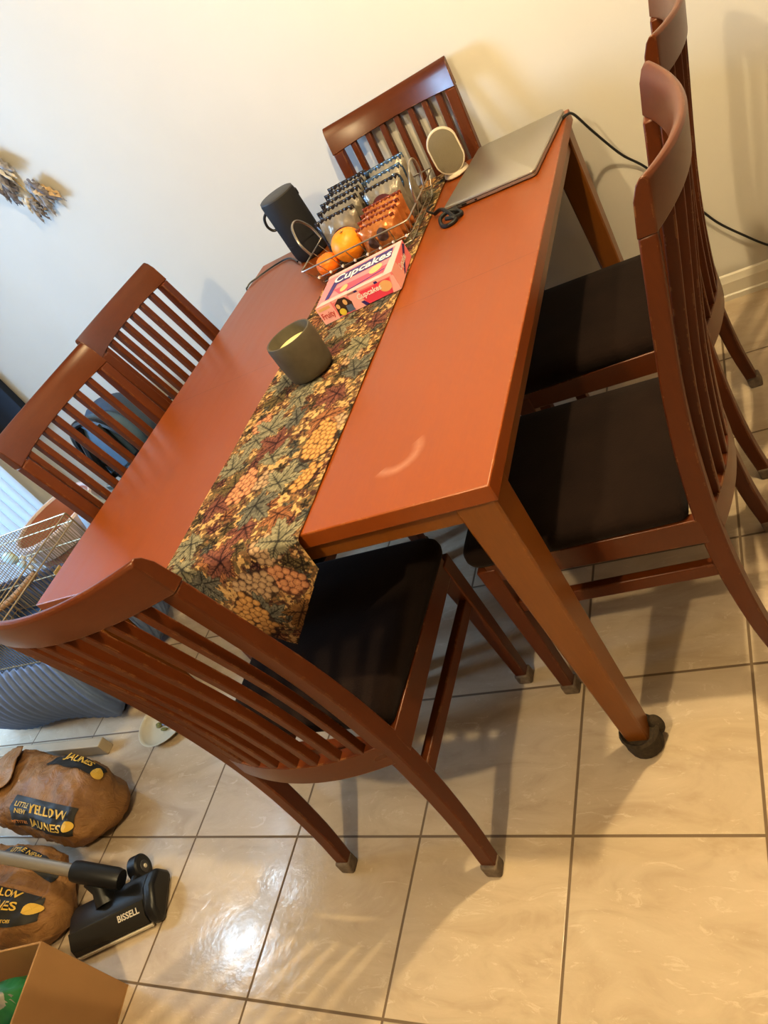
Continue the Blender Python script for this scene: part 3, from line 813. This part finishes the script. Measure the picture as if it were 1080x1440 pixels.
# ------------------------------------------------------------------ black cylinder speaker
sp = thing('portable_speaker', 'tall black cylinder speaker with a carrying loop at the far left of the table', 'speaker', (-.272, .585, H))
MB().lathe([(.040,.0),(.050,.002),(.055,.010),(.057,.03),(.057,.19),(.0555,.196)], 40).build('body', M['blackfab'], sp, sharp=60)
MB().lathe([(.0555,.1955),(.055,.200),(.050,.2025),(.010,.2025)], 40).build('top_cap', M['greytop'], sp)
MB().lathe([(.0578,.058),(.0578,.060)], 40, cap=False).build('seam_ring', M['black'], sp)
MB().tube(smooth_path([(-.052,-.018,.172),(-.066,-.022,.160),(-.071,-.024,.138),(-.064,-.022,.120),(-.052,-.018,.116)], 6), .0042, 8).build('strap', M['black'], sp)
MB().box(.040,.060,-.012,.012,.165,.185, Rz(.5)).build('strap_lug', M['black'], sp, bevel=.004)
o = MB().tube(smooth_path([(-.324,.560,H+.006),(-.395,.640,H+.004),(-.455,.640,H+.004),(-.510,.610,H+.004),(-.5405,.575,H+.003),(-.546,.560,H-.03),(-.546,.55,H-.25),(-.55,.60,.25),(-.56,.68,.03),(-.45,.78,.004)], 8), .0026, 6).build('power_cord', M['black'])
tag(o, 'thin black cord from the cylinder speaker over the left table edge', 'cord')

# ------------------------------------------------------------------ small oval speaker with fabric front
ov = thing('oval_speaker', 'small white oval speaker with grey fabric front behind the laptop', 'speaker', (.222, .628, RT), math.radians(18))
def stad(hw, hh, n=40, zc=0):
    pts = []
    for k in range(n):
        a = 2*PI*k/n; x = hw*math.cos(a); z = hw*math.sin(a) + (hh - hw)*(1 if math.sin(a) > 1e-6 else (-1 if math.sin(a) < -1e-6 else 0))
        pts.append((x, z))
    return pts
tilt = Matrix.Translation((0,0,.068)) @ Matrix.Rotation(-.14, 4, 'X')
def stl(hw, hh, y): return [tilt @ Vector((x, y, z)) for x, z in stad(hw, hh)]
MB().loft([stl(.030,.046,.042), stl(.040,.058,.034), stl(.043,.062,.010), stl(.043,.062,-.014), stl(.041,.060,-.019), stl(.039,.058,-.0185)]).build('shell', M['lightgrey'], ov, sharp=50)
MB().loft([stl(.0385,.0575,-.0180), stl(.038,.057,-.0205), stl(.025,.04,-.0222), stl(.004,.018,-.0225)]).build('fabric_front', M['greyfab'], ov, sharp=60)
MB().lathe([(.034,0),(.036,.003),(.034,.010),(.018,.020),(.012,.024)], 32, (0,.004,0)).build('foot', M['lightgrey'], ov)

# ------------------------------------------------------------------ laptop
la = math.radians(-7.5)
lp = thing('laptop', 'closed silver laptop lying at the far right corner of the table', 'laptop', (.238, .372, H), la)
LW, LD = .254, .335
def rr2(x0, x1, y0, y1, r, z, n=6):
    out = []
    for cx_, cy_, a0 in ((x1-r, y1-r, 0), (x0+r, y1-r, 90), (x0+r, y0+r, 180), (x1-r, y0+r, 270)):
        for k in range(n + 1):
            a = math.radians(a0 + 90*k/n); out.append((cx_ + r*math.cos(a), cy_ + r*math.sin(a), z))
    return out
MB().loft([rr2(.004, LW-.004, .004, LD-.004, .008, .001), rr2(0, LW, 0, LD, .010, .004), rr2(0, LW, 0, LD, .010, .0105)]).build('base', M['alu'], lp, sharp=50)
MB().loft([rr2(.001, LW-.001, .001, LD-.001, .010, .0105), rr2(.001, LW-.001, .001, LD-.001, .010, .0122)]).build('lid_gap', M['black'], lp)
MB().loft([rr2(0, LW, 0, LD, .010, .0122), rr2(0, LW, 0, LD, .010, .016), rr2(.002, LW-.002, .002, LD-.002, .009, .0178)]).build('lid', M['alu'], lp, sharp=50)
for x0, x1 in ((.020,.034), (.050,.064), (.088,.094)):
    MB().box(x0, x1, -.0006, .0006, .0045, .0088).build('port', M['black'], lp)
o = MB().tube(smooth_path([(.522,.630,H+.005),(.538,.650,H+.004),(.550,.676,H-.012),(.566,.74,.68),(.60,.80,.57),(.645,.815,.50),(.70,.80,.40),(.745,.80,.318),(.775,.805,.262),(.82,.805,.205),(.88,.81,.135),(.96,.815,.07),(1.1,.808,.03)], 8), .0034, 8).build('charging_cord', M['black'])
tag(o, 'black charging cord hanging from the laptop along the back wall', 'cord')
# short cable knot with plug at the near corner of the laptop
ck = thing('cable_bundle', 'tangled short black cable with plug at the near laptop corner', 'cable', (.262, .312, H))
MB().tube(smooth_path([(-.055,.075,.010),(-.030,.055,.020),(-.012,.030,.024),(.010,.004,.014),(.022,-.018,.006),(.004,-.030,.005),(-.016,-.016,.006),(-.020,.006,.016),(.000,.022,.018),(.024,.020,.010),(.034,.004,.006),(.020,-.010,.010),(-.004,-.006,.014)], 8), .0052, 8).build('cord', M['black'], ck)
MB().box(-.009,.009,-.016,.020,.002,.014, T(.012,.034,0) @ Rz(.4)).build('plug', M['black'], ck, bevel=.003)
MB().tube(smooth_path([(-.055,.075,.010),(-.08,.10,.018),(-.075,.14,.012)], 6), .0030, 8).build('cord', M['black'], ck)
MB().box(-.006,.006,-.003,.003,.006,.012, T(.012,.0,.004)).build('indicator', M['packblue'], ck)

# ------------------------------------------------------------------ potato sacks
def sack(name_label, loc, rz, Ln, wy, hz, seed, panels):
    root = thing('potato_sack', name_label, 'paper sack', loc, rz, 'brown paper potato sacks on the floor')
    r = random.Random(seed); ph = [r.uniform(0, 6) for _ in range(8)]
    from mathutils import noise as mn
    def crumple(x, y, z):
        q = Vector((x*5 + seed, y*7, z*8))
        a_ = mn.noise(q); b_ = mn.noise(q*2.3 + Vector((3,7,1))); c_ = mn.noise(q*4.6 + Vector((9,2,5)))
        return .018*a_ - .017*abs(b_)**.7 - .005*abs(c_)**.7 + .011
    def pos(s, a, e=0.0):
        # s in 0..1 along the sack (1 = filled right end), a = angle round the section
        x = (s - .5)*Ln
        k = 1.0
        if s > .72: k = max(0.0, 1 - ((s - .72)/.28)**3.0)**.5
        if s < .25: k = .40 + .60*math.sin(PI/2*max(0, s)/.25)
        ca, sa = math.cos(a), math.sin(a)
        q = (abs(ca)**2.8 + abs(sa)**2.8)**(-1/2.8)
        y = wy*q*ca*k; z = hz*(.5 + .5*q*sa*k) - (1-k)*hz*.20
        n = Vector((0 if s < .8 else (s-.8)*5, ca/wy, sa/(hz*.5))).normalized()
        d = crumple(x, y, z)*(1 + .8*max(0, s-.7)) + e
        x += n.x*d; y += n.y*d; z += n.z*d
        if z < .012: z = .001 + .011*max(0, (z + .03)/.042)
        return (x, y, z)
    rings = []
    NS, NA = 130, 100
    for i in range(NS + 1):
        s = min(.9995, i/NS)
        rings.append([pos(s, 2*PI*j/NA) for j in range(NA)])
    MB().loft(rings).build('sack', M['kraft'], root, sharp=60)
    if seed == 3:
        fl = MB(); fl.grid(lambda u, v: pos(.03 + (.36 - .30*abs(v - .42))*u, .75 + 2.0*v, .010 + .010*u), 24, 24)
        fl.build('folded_top', M['kraft'], root, solid=.0015, fix=False, sharp=70)
    for s0, s1, a0, a1, items in panels:
        lab = MB(); lab.grid(lambda u, v: pos(s0 + (s1-s0)*u, a0 + (a1-a0)*v, .0040), 30, 14)
        lo = lab.build('printed_panel', M['baglabel'], root, fix=False, sharp=70)
        for (kind, body, mat, cu, cv, size, wsc) in items:
            per = (wy + hz/2)*.80
            if kind == 't':
                vs, fs = text_flat(body, size, size*.022)
                m = MB(); m.add([pos(s0 + (s1-s0)*cu + x*wsc/Ln, a0 + (a1-a0)*cv - y/per, .0095) for x, y in vs], fs)
            else:
                m = MB(); n = 20
                m.loft([[pos(s0 + (s1-s0)*cu + size*.72*q*math.cos(2*PI*k/n)/Ln, a0 + (a1-a0)*cv - size*q*math.sin(2*PI*k/n)/per, .0100) for k in range(n)] for q in (.02, 1)], False)
            m.build('lettering' if kind == 't' else 'round_seal', mat, lo, smooth=False, fix=False)
    return root
Y_, O_ = M['bagyellow'], M['bagorange']
sack('brown paper potato sack lettered Yellow Jaunes, beside the beige board', (-1.325, -.772, 0), math.radians(-9), .70, .112, .152, 3,
     [(.48,.92, 1.92, 2.72, [('t','YELLOW',Y_,.64,.29,.042,1.15),('t','JAUNES',Y_,.64,.70,.042,1.15),('t','LITTLE\nNEW',Y_,.18,.34,.023,1),('t','PETITES',O_,.18,.78,.020,1),('c','',Y_,.965,.60,.021,1)]),
      (.54,.92, .62, 1.05, [('t','JAUNES',Y_,.58,.42,.036,1.1),('c','',Y_,.985,.72,.023,1)])])
sack('brown paper potato sack lettered Jaunes, under the vacuum tube', (-1.338, -1.062, 0), math.radians(-3), .68, .116, .158, 8,
     [(.60,.97, 1.62, 2.40, [('t','YELLOW',Y_,.54,.14,.032,1.0),('t','JAUNES',Y_,.54,.46,.038,1.05),('t','LITTLE NEW POTATOES',Y_,.50,.84,.014,1),('c','',Y_,.96,.50,.024,1)]),
      (.62,.96, .72, 1.14, [('t','LITTLE NEW',Y_,.45,.32,.024,1),('t','PETITES',Y_,.45,.72,.022,1)])])

# ------------------------------------------------------------------ stick vacuum
vh = thing('stick_vacuum', 'stick vacuum with black floor head and silver tube lying over the potato sack', 'vacuum cleaner', (-.822, -1.075, 0), math.radians(23.5))
# head in local coordinates: x along the brush, y towards the back
hd = MB()
def prof_h(w0): return [(-.058,.006),(-.062,.018),(-.052,.040),(-.020,.058),(.020,.064),(.050,.055),(.058,.020),(.055,.006)]
hd.loft([[(x, y*k, z*kz) for y, z in prof_h(0)] for x, k, kz in ((-.138,.94,.90),(-.128,1,1),(.112,1,1))])
head = hd.build('floor_head', M['black'], vh, bevel=.004)
hc = MB(); hc.loft([[(x, y, z) for y, z in ((-.066,.004),(-.068,.030),(-.05,.055),(0,.072),(.05,.060),(.062,.02),(.058,.004))] for x in (.108, .122, .142)])
hc.build('end_cap', M['black'], head, bevel=.010)
MB().loft([[(x, y, z) for y, z in ((-.0655,.020),(-.0560,.0425),(-.024,.061),(-.020,.0585),(-.050,.038),(-.061,.018))] for x in (-.130, .106)]).build('clear_cover', M['smoke'], head)
MB().box(-.128,.108,-.068,-.061,.007,.017).build('front_trim', M['lightgrey'], head, bevel=.002)
vs, fs = text_flat('BISSELL', .021, .0006)
up = Vector((0, .82, .57)); nrm = Vector((0, -.57, .82))
base = Vector((.060, -.0415, .0530))
m = MB(); m.add([base + Vector((x, 0, 0)) + up*y + nrm*.0006 for x, y in vs], fs); m.build('lettering', M['lightgrey'], head, smooth=False, fix=False)
jt = MB().tube([(-.02,.02,.05),(-.025,.055,.075),(-.045,.075,.10)], [.030,.027,.024], 16)
jt.build('swivel_neck', M['black'], vh, sharp=60)
for wx, wy_ in ((.055,.092), (-.035,.088)):
    MW = T(wx, wy_, .034) @ Matrix.Rotation(PI/2, 4, 'Y')
    wobj = MB().lathe([(.006,-.016),(.030,-.016),(.034,-.012),(.034,.012),(.030,.016),(.006,.016)], 28, (0,0,0), MW).build('wheel', M['black'], vh, sharp=40)
    MB().lathe([(.004,.0165),(.016,.0168),(.015,.0185),(.004,.019)], 20, (0,0,0), MW).build('hub', M['greytop'], wobj)
    MB().lathe([(.001,.0190),(.006,.0192),(.005,.0215),(.001,.022)], 12, (0,0,0), MW).build('hub_cap', M['lightgrey'], wobj)
    MB().tube([(wx, .045, .045), (wx, wy_, .034)], .012, 10).build('wheel_arm', M['black'], vh)
Minv = (T(-.822, -1.075, 0) @ Rz(math.radians(23.5))).inverted()
A = Vector((-.897, -1.024, .140)); B = Vector((-1.102, -1.032, .240)); d = (B - A).normalized()
J0 = Minv @ (A - d*.125 + Vector((0,0,.004))); J1 = Minv @ (A + d*.012)
MB().tube([J0, J0.lerp(J1,.1), J0.lerp(J1,.9), J1], [.024,.027,.027,.025], 18).build('tube_socket', M['black'], vh, sharp=50)
MB().tube([Minv @ A, Minv @ (A + d*.95)], .0165, 20).build('tube', M['steel'], vh, sharp=50)
MB().tube([Minv @ (A + d*.94), Minv @ (A + d*1.18)], [.03,.036], 16).build('hand_grip', M['black'], vh, sharp=50)

# ------------------------------------------------------------------ open cardboard box with pouches
ba = math.radians(12)
cb = thing('cardboard_box', 'open brown cardboard box holding green and violet pouches at the lower left corner', 'box', (-.713, -1.222, 0), ba)
CW, CDp, CHt, th = .44, .36, .272, .005
MB().box(-CW, 0, -CDp, 0, .0, th).build('bottom_panel', M['cardin'], cb)
for nm, b in (('side_panel', (-th, 0, -CDp, 0)), ('side_panel', (-CW, -CW+th, -CDp, 0)), ('side_panel', (-CW+th, -th, -th, 0)), ('side_panel', (-CW+th, -th, -CDp, -CDp+th))):
    MB().box(*b, th, CHt).build(nm, M['card'], cb, bevel=.0015)
Mb = T(-.713, -1.222, 0) @ Rz(ba)
def pouch(lx, ly, lz, r, mats, label, rot, capm=None):
    p = Mb @ Vector((lx, ly, lz))
    ph = random.random()*6
    o = MB().ell((0,0,0), r, 22, 14, lambda d: 1 + .10*math.sin(6*d.x + ph)*math.sin(7*d.y + ph) + .06*math.sin(13*d.z + ph)).build('snack_pouch', mats, sharp=80)
    o.location = p; o.rotation_euler = rot
    if capm:
        MB().ell((0,0,r[2]*.10), (r[0]*1.03, r[1]*1.06, r[2]*.88), 22, 10, lambda d: (1 + .10*math.sin(6*d.x + ph)*math.sin(7*d.y + ph) + .06*math.sin(13*d.z + ph)) if d.z > -.1 else .8).build('coloured_top', capm, o, sharp=80)
    tag(o, label, 'pouch', 'pouches inside the cardboard box'); return o
pouch(-.085,-.095,.190, (.062,.052,.10), M['clear'], 'clear pouch with a green top in the box corner', (.2,.25,.3), M['green'])
pouch(-.050,-.185,.190, (.030,.036,.10), M['violet'], 'slim violet pouch against the near box side', (.1,.0,.2))
pouch(-.185,-.190,.165, (.062,.052,.09), M['clear'], 'crumpled clear pouch left of the violet one', (.3,.1,1.2))
pouch(-.110,-.280,.180, (.070,.050,.095), M['green'], 'green pouch at the near end of the box', (.1,-.2,.6))

# ------------------------------------------------------------------ bird cage, board, dish
cg = thing('wire_cage', 'brass wire pet cage with blue grey fabric skirt standing left of the table', 'cage', (0, 0, 0))
cx0, cx1, cy0, cy1, cz0, cz1 = -1.95, -1.225, -.475, -.055, .235, .578
def wires(name, pts, r=.0013):
    m = MB()
    for a, b in pts: m.tube([a, b], r, 5)
    return m.build(name, M['wire'], cg)
def lin_(a, b, n): return [a + (b-a)*k/n for k in range(n + 1)]
wires('wire_panel', [((x, cy0, cz0), (x, cy0, cz1)) for x in lin_(cx0, cx1, 46)])
wires('wire_panel', [((x, cy1, cz0), (x, cy1, cz1)) for x in lin_(cx0, cx1, 46)])
wires('wire_panel', [((cx1, y, cz0), (cx1, y, cz1)) for y in lin_(cy0, cy1, 27)])
wires('wire_panel', [((cx0, y, cz0), (cx0, y, cz1)) for y in lin_(cy0, cy1, 27)])
wires('wire_panel', [((x, cy0, cz1), (x, cy1, cz1)) for x in lin_(cx0, cx1, 24)], .0011)
rl = MB()
for z in (cz0, cz0 + .115, cz0 + .23, cz1 - .035, cz1):
    c4 = [(cx0,cy0,z),(cx1,cy0,z),(cx1,cy1,z),(cx0,cy1,z)]
    for k in range(4): rl.tube([c4[k], c4[(k+1) % 4]], .0026, 6)
for x, y in ((cx0,cy0),(cx1,cy0),(cx1,cy1),(cx0,cy1)): rl.tube([(x,y,cz0-.02),(x,y,cz1)], .003, 6)
rl.build('rail', M['wire'], cg)
MB().box(cx1+.001, cx1+.009, -.25, -.215, .45, .50).build('door_latch', M['straw'], cg, bevel=.003)
MB().tube(smooth_path([(-1.86,-.40,.40),(-1.75,-.30,.42),(-1.62,-.22,.41),(-1.52,-.12,.43)], 5), [.013]*15 + [.012], 10).build('perch', M['perch'], cg)
MB().tube(smooth_path([(-1.75,-.30,.42),(-1.74,-.24,.46),(-1.70,-.18,.50)], 5), .009, 8).build('perch', M['perch'], cg)
MB().box(cx0+.01, cx1-.01, cy0+.01, cy1-.01, .205, .228).build('tray', M['bluedk'], cg, bevel=.004)
def skirt(u, v):
    # walks round the cage; v=0 bottom, v=1 top; pleats fade at the hem
    per = u*4; side = int(min(3, per)); t = per - side
    z = .075 + (.365 - .075)*v
    bulge = .070*math.sin(PI*(.15 + .75*(1-v))) + .007*math.sin(u*PI*2*80 + 3*v)*(.3 + .7*v)
    q = [(cx0,cy0),(cx1,cy0),(cx1,cy1),(cx0,cy1)]
    a = q[side]; b = q[(side+1) % 4]
    x = a[0] + (b[0]-a[0])*t; y = a[1] + (b[1]-a[1])*t
    cxm, cym = (cx0+cx1)/2, (cy0+cy1)/2
    dx = (x-cxm)/((cx1-cx0)/2); dy = (y-cym)/((cy1-cy0)/2)
    L = max(abs(dx), abs(dy)); ln = math.hypot(dx, dy)
    return (x + dx/ln*bulge*1.0, y + dy/ln*bulge*1.0, z - .03*(1-v)*math.sin(u*PI*6)**2)
MB().grid(skirt, 800, 14).build('fabric_skirt', M['skirt'], cg, solid=.003, sharp=80, fix=False)
for x in (cx0 + .06, cx1 - .06):
    for y in (cy0 + .05, cy1 - .05): MB().box(x-.012, x+.012, y-.012, y+.012, 0, .206).build('leg', M['black'], cg, bevel=.003)
ty = thing('cage_toy', 'cluster of pale shells hanging from the cage top', 'pet toy', (-1.52, -.12, .555))
MB().tube([(0,0,.022),(0,0,-.03)], .0018, 6).build('string', M['straw'], ty)
for k, (x, y, z, r) in enumerate(((-.035,.0,-.035,.036),(-.040,.01,-.085,.020),(.0,.0,-.07,.013),(.022,.0,-.05,.014),(.03,.01,-.085,.013),(.045,0,-.065,.012),(.008,0,-.098,.014))):
    MB().ell((x,y,z), (r, r*.35, r*.8), 14, 8).build('shell', M['shell'] if k < 2 else M['cream'], ty)
o = MB().box(-1.90, -1.24, -.600, -.565, 0, .050).build('board', M['board'], bevel=.003); tag(o, 'grey-beige board lying on the floor in front of the cage', 'board')
ds = thing('food_dish', 'shallow cream dish with scraps of greens on the floor behind the front chair', 'dish', (-1.010, -.500, 0))
MB().lathe([(.050,.001),(.075,.003),(.098,.020),(.104,.026),(.100,.026),(.093,.019),(.072,.006),(.01,.006)], 40).build('dish', M['cream'], ds, sharp=60)
for k in range(14):
    a = random.uniform(0, 6.28); r0 = random.uniform(0,.06)
    MB().ell((r0*math.cos(a), r0*math.sin(a), .011), (random.uniform(.008,.018), random.uniform(.004,.010), .004), 8, 6).build('food_scrap', random.choice([M['herb'], M['straw'], M['herb'], M['bluegrey']]), ds)

# planter behind the cage
pl = thing('terracotta_planter', 'round terracotta tub with pale rim behind the wire cage', 'planter', (-1.700, .215, 0))
MB().lathe([(.110,.001),(.116,.02),(.160,.28),(.176,.405),(.168,.425),(.166,.405),(.150,.28),(.110,.04),(.01,.03)], 48).build('tub', M['terra'], pl, sharp=50)
MB().lathe([(.172,.345),(.179,.350),(.184,.400),(.188,.428),(.183,.436),(.172,.436),(.168,.426)], 48, cap=False).build('rim', M['terrarim'], pl)

# open vertical blind at the far end of the window
vb = thing('vertical_blind', 'open white vertical blind hanging in the patio window at the left', 'blind', (XL + .055, 0, 0))
MB().box(-.02, .02, -.02, .66, 2.30, 2.34).build('head_rail', M['frame'], vb, bevel=.003)
for k in range(15):
    y = .63 - .044*k
    MB().box(-.021, .021, -.0008, .0008, .07, 2.30, T(0, y, 0) @ Rz(math.radians(28))).build('slat', M['blind'], vb)

# things by the back wall, seen between the slats of the left chairs
bp = thing('backpack', 'dusty blue backpack with black trim leaning by the back wall behind the left chairs', 'backpack', (-1.56, .672, 0), math.radians(-12))
def sup(c, r, e=3.0, n=28, m=18):
    mb = MB()
    def fn(d):
        return (abs(d.x)**e + abs(d.y)**e + abs(d.z)**e)**(-1/e)
    return mb.ell(c, r, n, m, fn)
sup((0,0,.305), (.205,.105,.30)).build('body', M['bluedk'], bp, sharp=80)
sup((.0,-.085,.42), (.185,.055,.175)).build('top_pocket', M['bluefab'], bp, sharp=80)
sup((.0,-.085,.16), (.185,.060,.130)).build('front_pocket', M['bluefab'], bp, sharp=80)
def arch(w_, z0, z1, y): return [(w_*math.cos(t), y, z0 + (z1-z0)*max(0, math.sin(t))**.7) for t in [PI*k/24 for k in range(25)]]
MB().tube([(-.19,-.125,.30)] + arch(.19,.40,.60,-.125) + [(.19,-.125,.30)], .016, 8).build('trim', M['black'], bp)
MB().tube([(-.05,-.14,.575),(-.115,-.155,.42),(-.13,-.16,.24),(-.14,-.15,.05)], .020, 8).build('strap', M['black'], bp)
MB().tube([(.10,-.14,.575),(.135,-.155,.42),(.13,-.16,.24)], .018, 8).build('strap', M['black'], bp)
for x, z in ((-.13,.29), (.0,.285), (.13,.29)): MB().box(x-.028, x+.028, -.182, -.160, z-.012, z+.012).build('buckle', M['alu'], bp, bevel=.004)
rb = thing('rope_basket', 'white braided rope basket on the floor before the blue backpack', 'basket', (-1.38, .325, 0))
m = MB()
for k in range(12):
    z = .016 + .027*k; R = .098 + .010*math.sin(PI*k/11)
    m.tube([(R*math.cos(2*PI*j/48), R*math.sin(2*PI*j/48), z + .004*math.sin(j*PI/2*3)) for j in range(48)], [.0155 if (j//2) % 2 else .0125 for j in range(48)] , 8, True)
m.build('braided_side', M['rope'], rb); MB().lathe([(.01,.004),(.095,.004),(.095,.012),(.01,.012)], 32).build('bottom', M['rope'], rb)
bg = thing('duffel_bag', 'black duffel bag by the back wall right of the blue backpack', 'bag', (-1.13, .615, 0), math.radians(8))
sup((0,0,.250), (.150,.110,.250), 3.2).build('body', M['black'], bg, sharp=80)
MB().tube(smooth_path([(-.08,-.05,.47),(-.06,-.07,.53),(0,-.075,.55),(.06,-.07,.53),(.08,-.05,.47)], 6), .008, 8).build('handle', M['black'], bg)
sc = thing('wall_screen', 'dark navy flat screen hung low on the back wall at the left edge', 'screen', (-2.325, YB - .003, .74))
MB().box(-.085,.20,-.035,0,-.20,.36).build('panel', M['navy'], sc, bevel=.004); MB().box(-.0845,.1995,-.0365,-.034,-.1995,.3595).build('glass_front', M['navy'], sc)
o = MB().ell((0,0,.185), (.11,.10,.185), 26, 16, lambda d: 1 + .07*math.sin(9*d.x + 4*d.z) + .06*math.sin(11*d.y + 8*d.z)).build('plastic_bag', M['teal'], sharp=80); o.location = (-1.90, .50, 0)
tag(o, 'shiny teal plastic bag on the floor behind the terracotta tub', 'bag')
o = MB().ell((0,0,.265), (.085,.065,.265), 26, 16, lambda d: 1 + .06*math.sin(14*d.x + 5*d.z) + .05*math.sin(17*d.y + 3*d.z)).build('plastic_bag', M['greybag'], sharp=80); o.location = (-1.36, .125, 0)
tag(o, 'pale grey plastic bag between the terracotta tub and the table', 'bag')

# feather hanging on the wall
fh = thing('feather_hanging', 'hanging of grey and buff feathers on the back wall at the left edge', 'wall hanging', (-1.29, YB - .004, 1.36))
MB().tube([(.02,0,.40),(.02,-.004,.10),(.06,-.006,-.10)], .0018, 6).build('cord', M['straw'], fh)
def feather(x, z, ang, ln, wd, mat, yo):
    m = MB()
    def fn(a, b):
        w_ = wd*math.sin(PI*min(1, .05 + b*.95))**.7*(1 - .35*b); s = (a-.5)*2
        lx = s*w_ + .08*ln*b*b; ly = -ln*b + .018*abs(s)*ln
        fr = .004*math.sin(b*90 + s*3)*abs(s)
        return (x + (lx+fr)*math.cos(ang) - ly*math.sin(ang), -.008 - yo - .010*math.sin(PI*b)*(1 - s*s), z + (lx+fr)*math.sin(ang) + ly*math.cos(ang))
    m.grid(fn, 6, 18); m.tube([fn(.5, t) for t in (0,.3,.6,.9)], .0012, 5)
    m.build('feather', mat, fh, fix=False)
rf = random.Random(5)
for cxx, czz, n, sc_ in ((.02,.140,24,.95), (-.015,.07,14,.75), (.095,-.005,22,.85), (.03,-.035,16,.7)):
    for k in range(n):
        a = rf.gauss(.15, .42); mt = M['fea_b'] if a > .60 else rf.choice([M['fea_d'], M['fea_g'], M['fea_d'], M['fea_g'], M['fea_w']])
        feather(cxx + rf.uniform(-.022,.022), czz + rf.uniform(-.02,.02), a, sc_*rf.uniform(.07,.14), sc_*rf.uniform(.006,.015), mt, .0012*k)

# ------------------------------------------------------------------ light
def lamp(nm, loc, power, col, r):
    L = bpy.data.lights.new(nm, 'POINT'); L.energy = power; L.color = col; L.shadow_soft_size = r
    o = bpy.data.objects.new(nm, L); COL.objects.link(o); o.location = loc; return o
lamp('dining_lamp', (.80, -.33, 2.36), 80, (1, .79, .45), .03)
lamp('kitchen_lamp', (.30, -2.0, 2.40), 72, (1, .80, .47), .035)
pa = bpy.data.lights.new('window_portal', 'AREA'); pa.shape = 'RECTANGLE'; pa.size = WY1 - WY0; pa.size_y = WZ1 - WZ0
po = bpy.data.objects.new('window_portal', pa); COL.objects.link(po); po.location = (XL - .05, (WY0+WY1)/2, (WZ0+WZ1)/2); po.rotation_euler = (PI/2, 0, -PI/2)
pa.cycles.is_portal = True
sk = bpy.data.lights.new('daylight', 'AREA'); sk.shape = 'RECTANGLE'; sk.size = 1.0; sk.size_y = 1.2; sk.energy = 150; sk.color = (.42, .68, 1)
so = bpy.data.objects.new('daylight', sk); COL.objects.link(so); so.location = (XL - 1.3, -1.45, 2.05)
so.rotation_euler = (Vector((-.75, .83, 1.15)) - so.location).to_track_quat('-Z', 'Y').to_euler()
for loc, sz, en in (((XL - 1.25, -.16, 3.34), (.34, .26), 7.5), ((XL - 1.25, .74, 3.36), (.24, .20), 8.0), ((XL - 1.25, .38, 3.60), (.14, .14), 3.4)):  # small lamps added outside the window, aimed to put glare patches on the floor
    s2 = bpy.data.lights.new('floor_glare_light', 'AREA'); s2.shape = 'RECTANGLE'; s2.size, s2.size_y = sz; s2.energy = en; s2.color = (.66, .84, 1)
    q2 = bpy.data.objects.new('floor_glare_light', s2); COL.objects.link(q2); q2.location = loc
    q2.rotation_euler = (Vector((-.38, -.98, 0)) - q2.location).to_track_quat('-Z', 'Y').to_euler()
wd = bpy.data.worlds.new('world'); scene.world = wd; wd.use_nodes = True
bgn = wd.node_tree.nodes['Background']; bgn.inputs[0].default_value = (.55, .78, 1, 1); bgn.inputs[1].default_value = 1.1
scene.view_settings.view_transform = 'Standard'; scene.view_settings.look = 'None'; scene.view_settings.exposure = 0.64; scene.view_settings.gamma = 0.88
scene.cycles.use_denoising = True
scene.cycles.max_bounces = 8
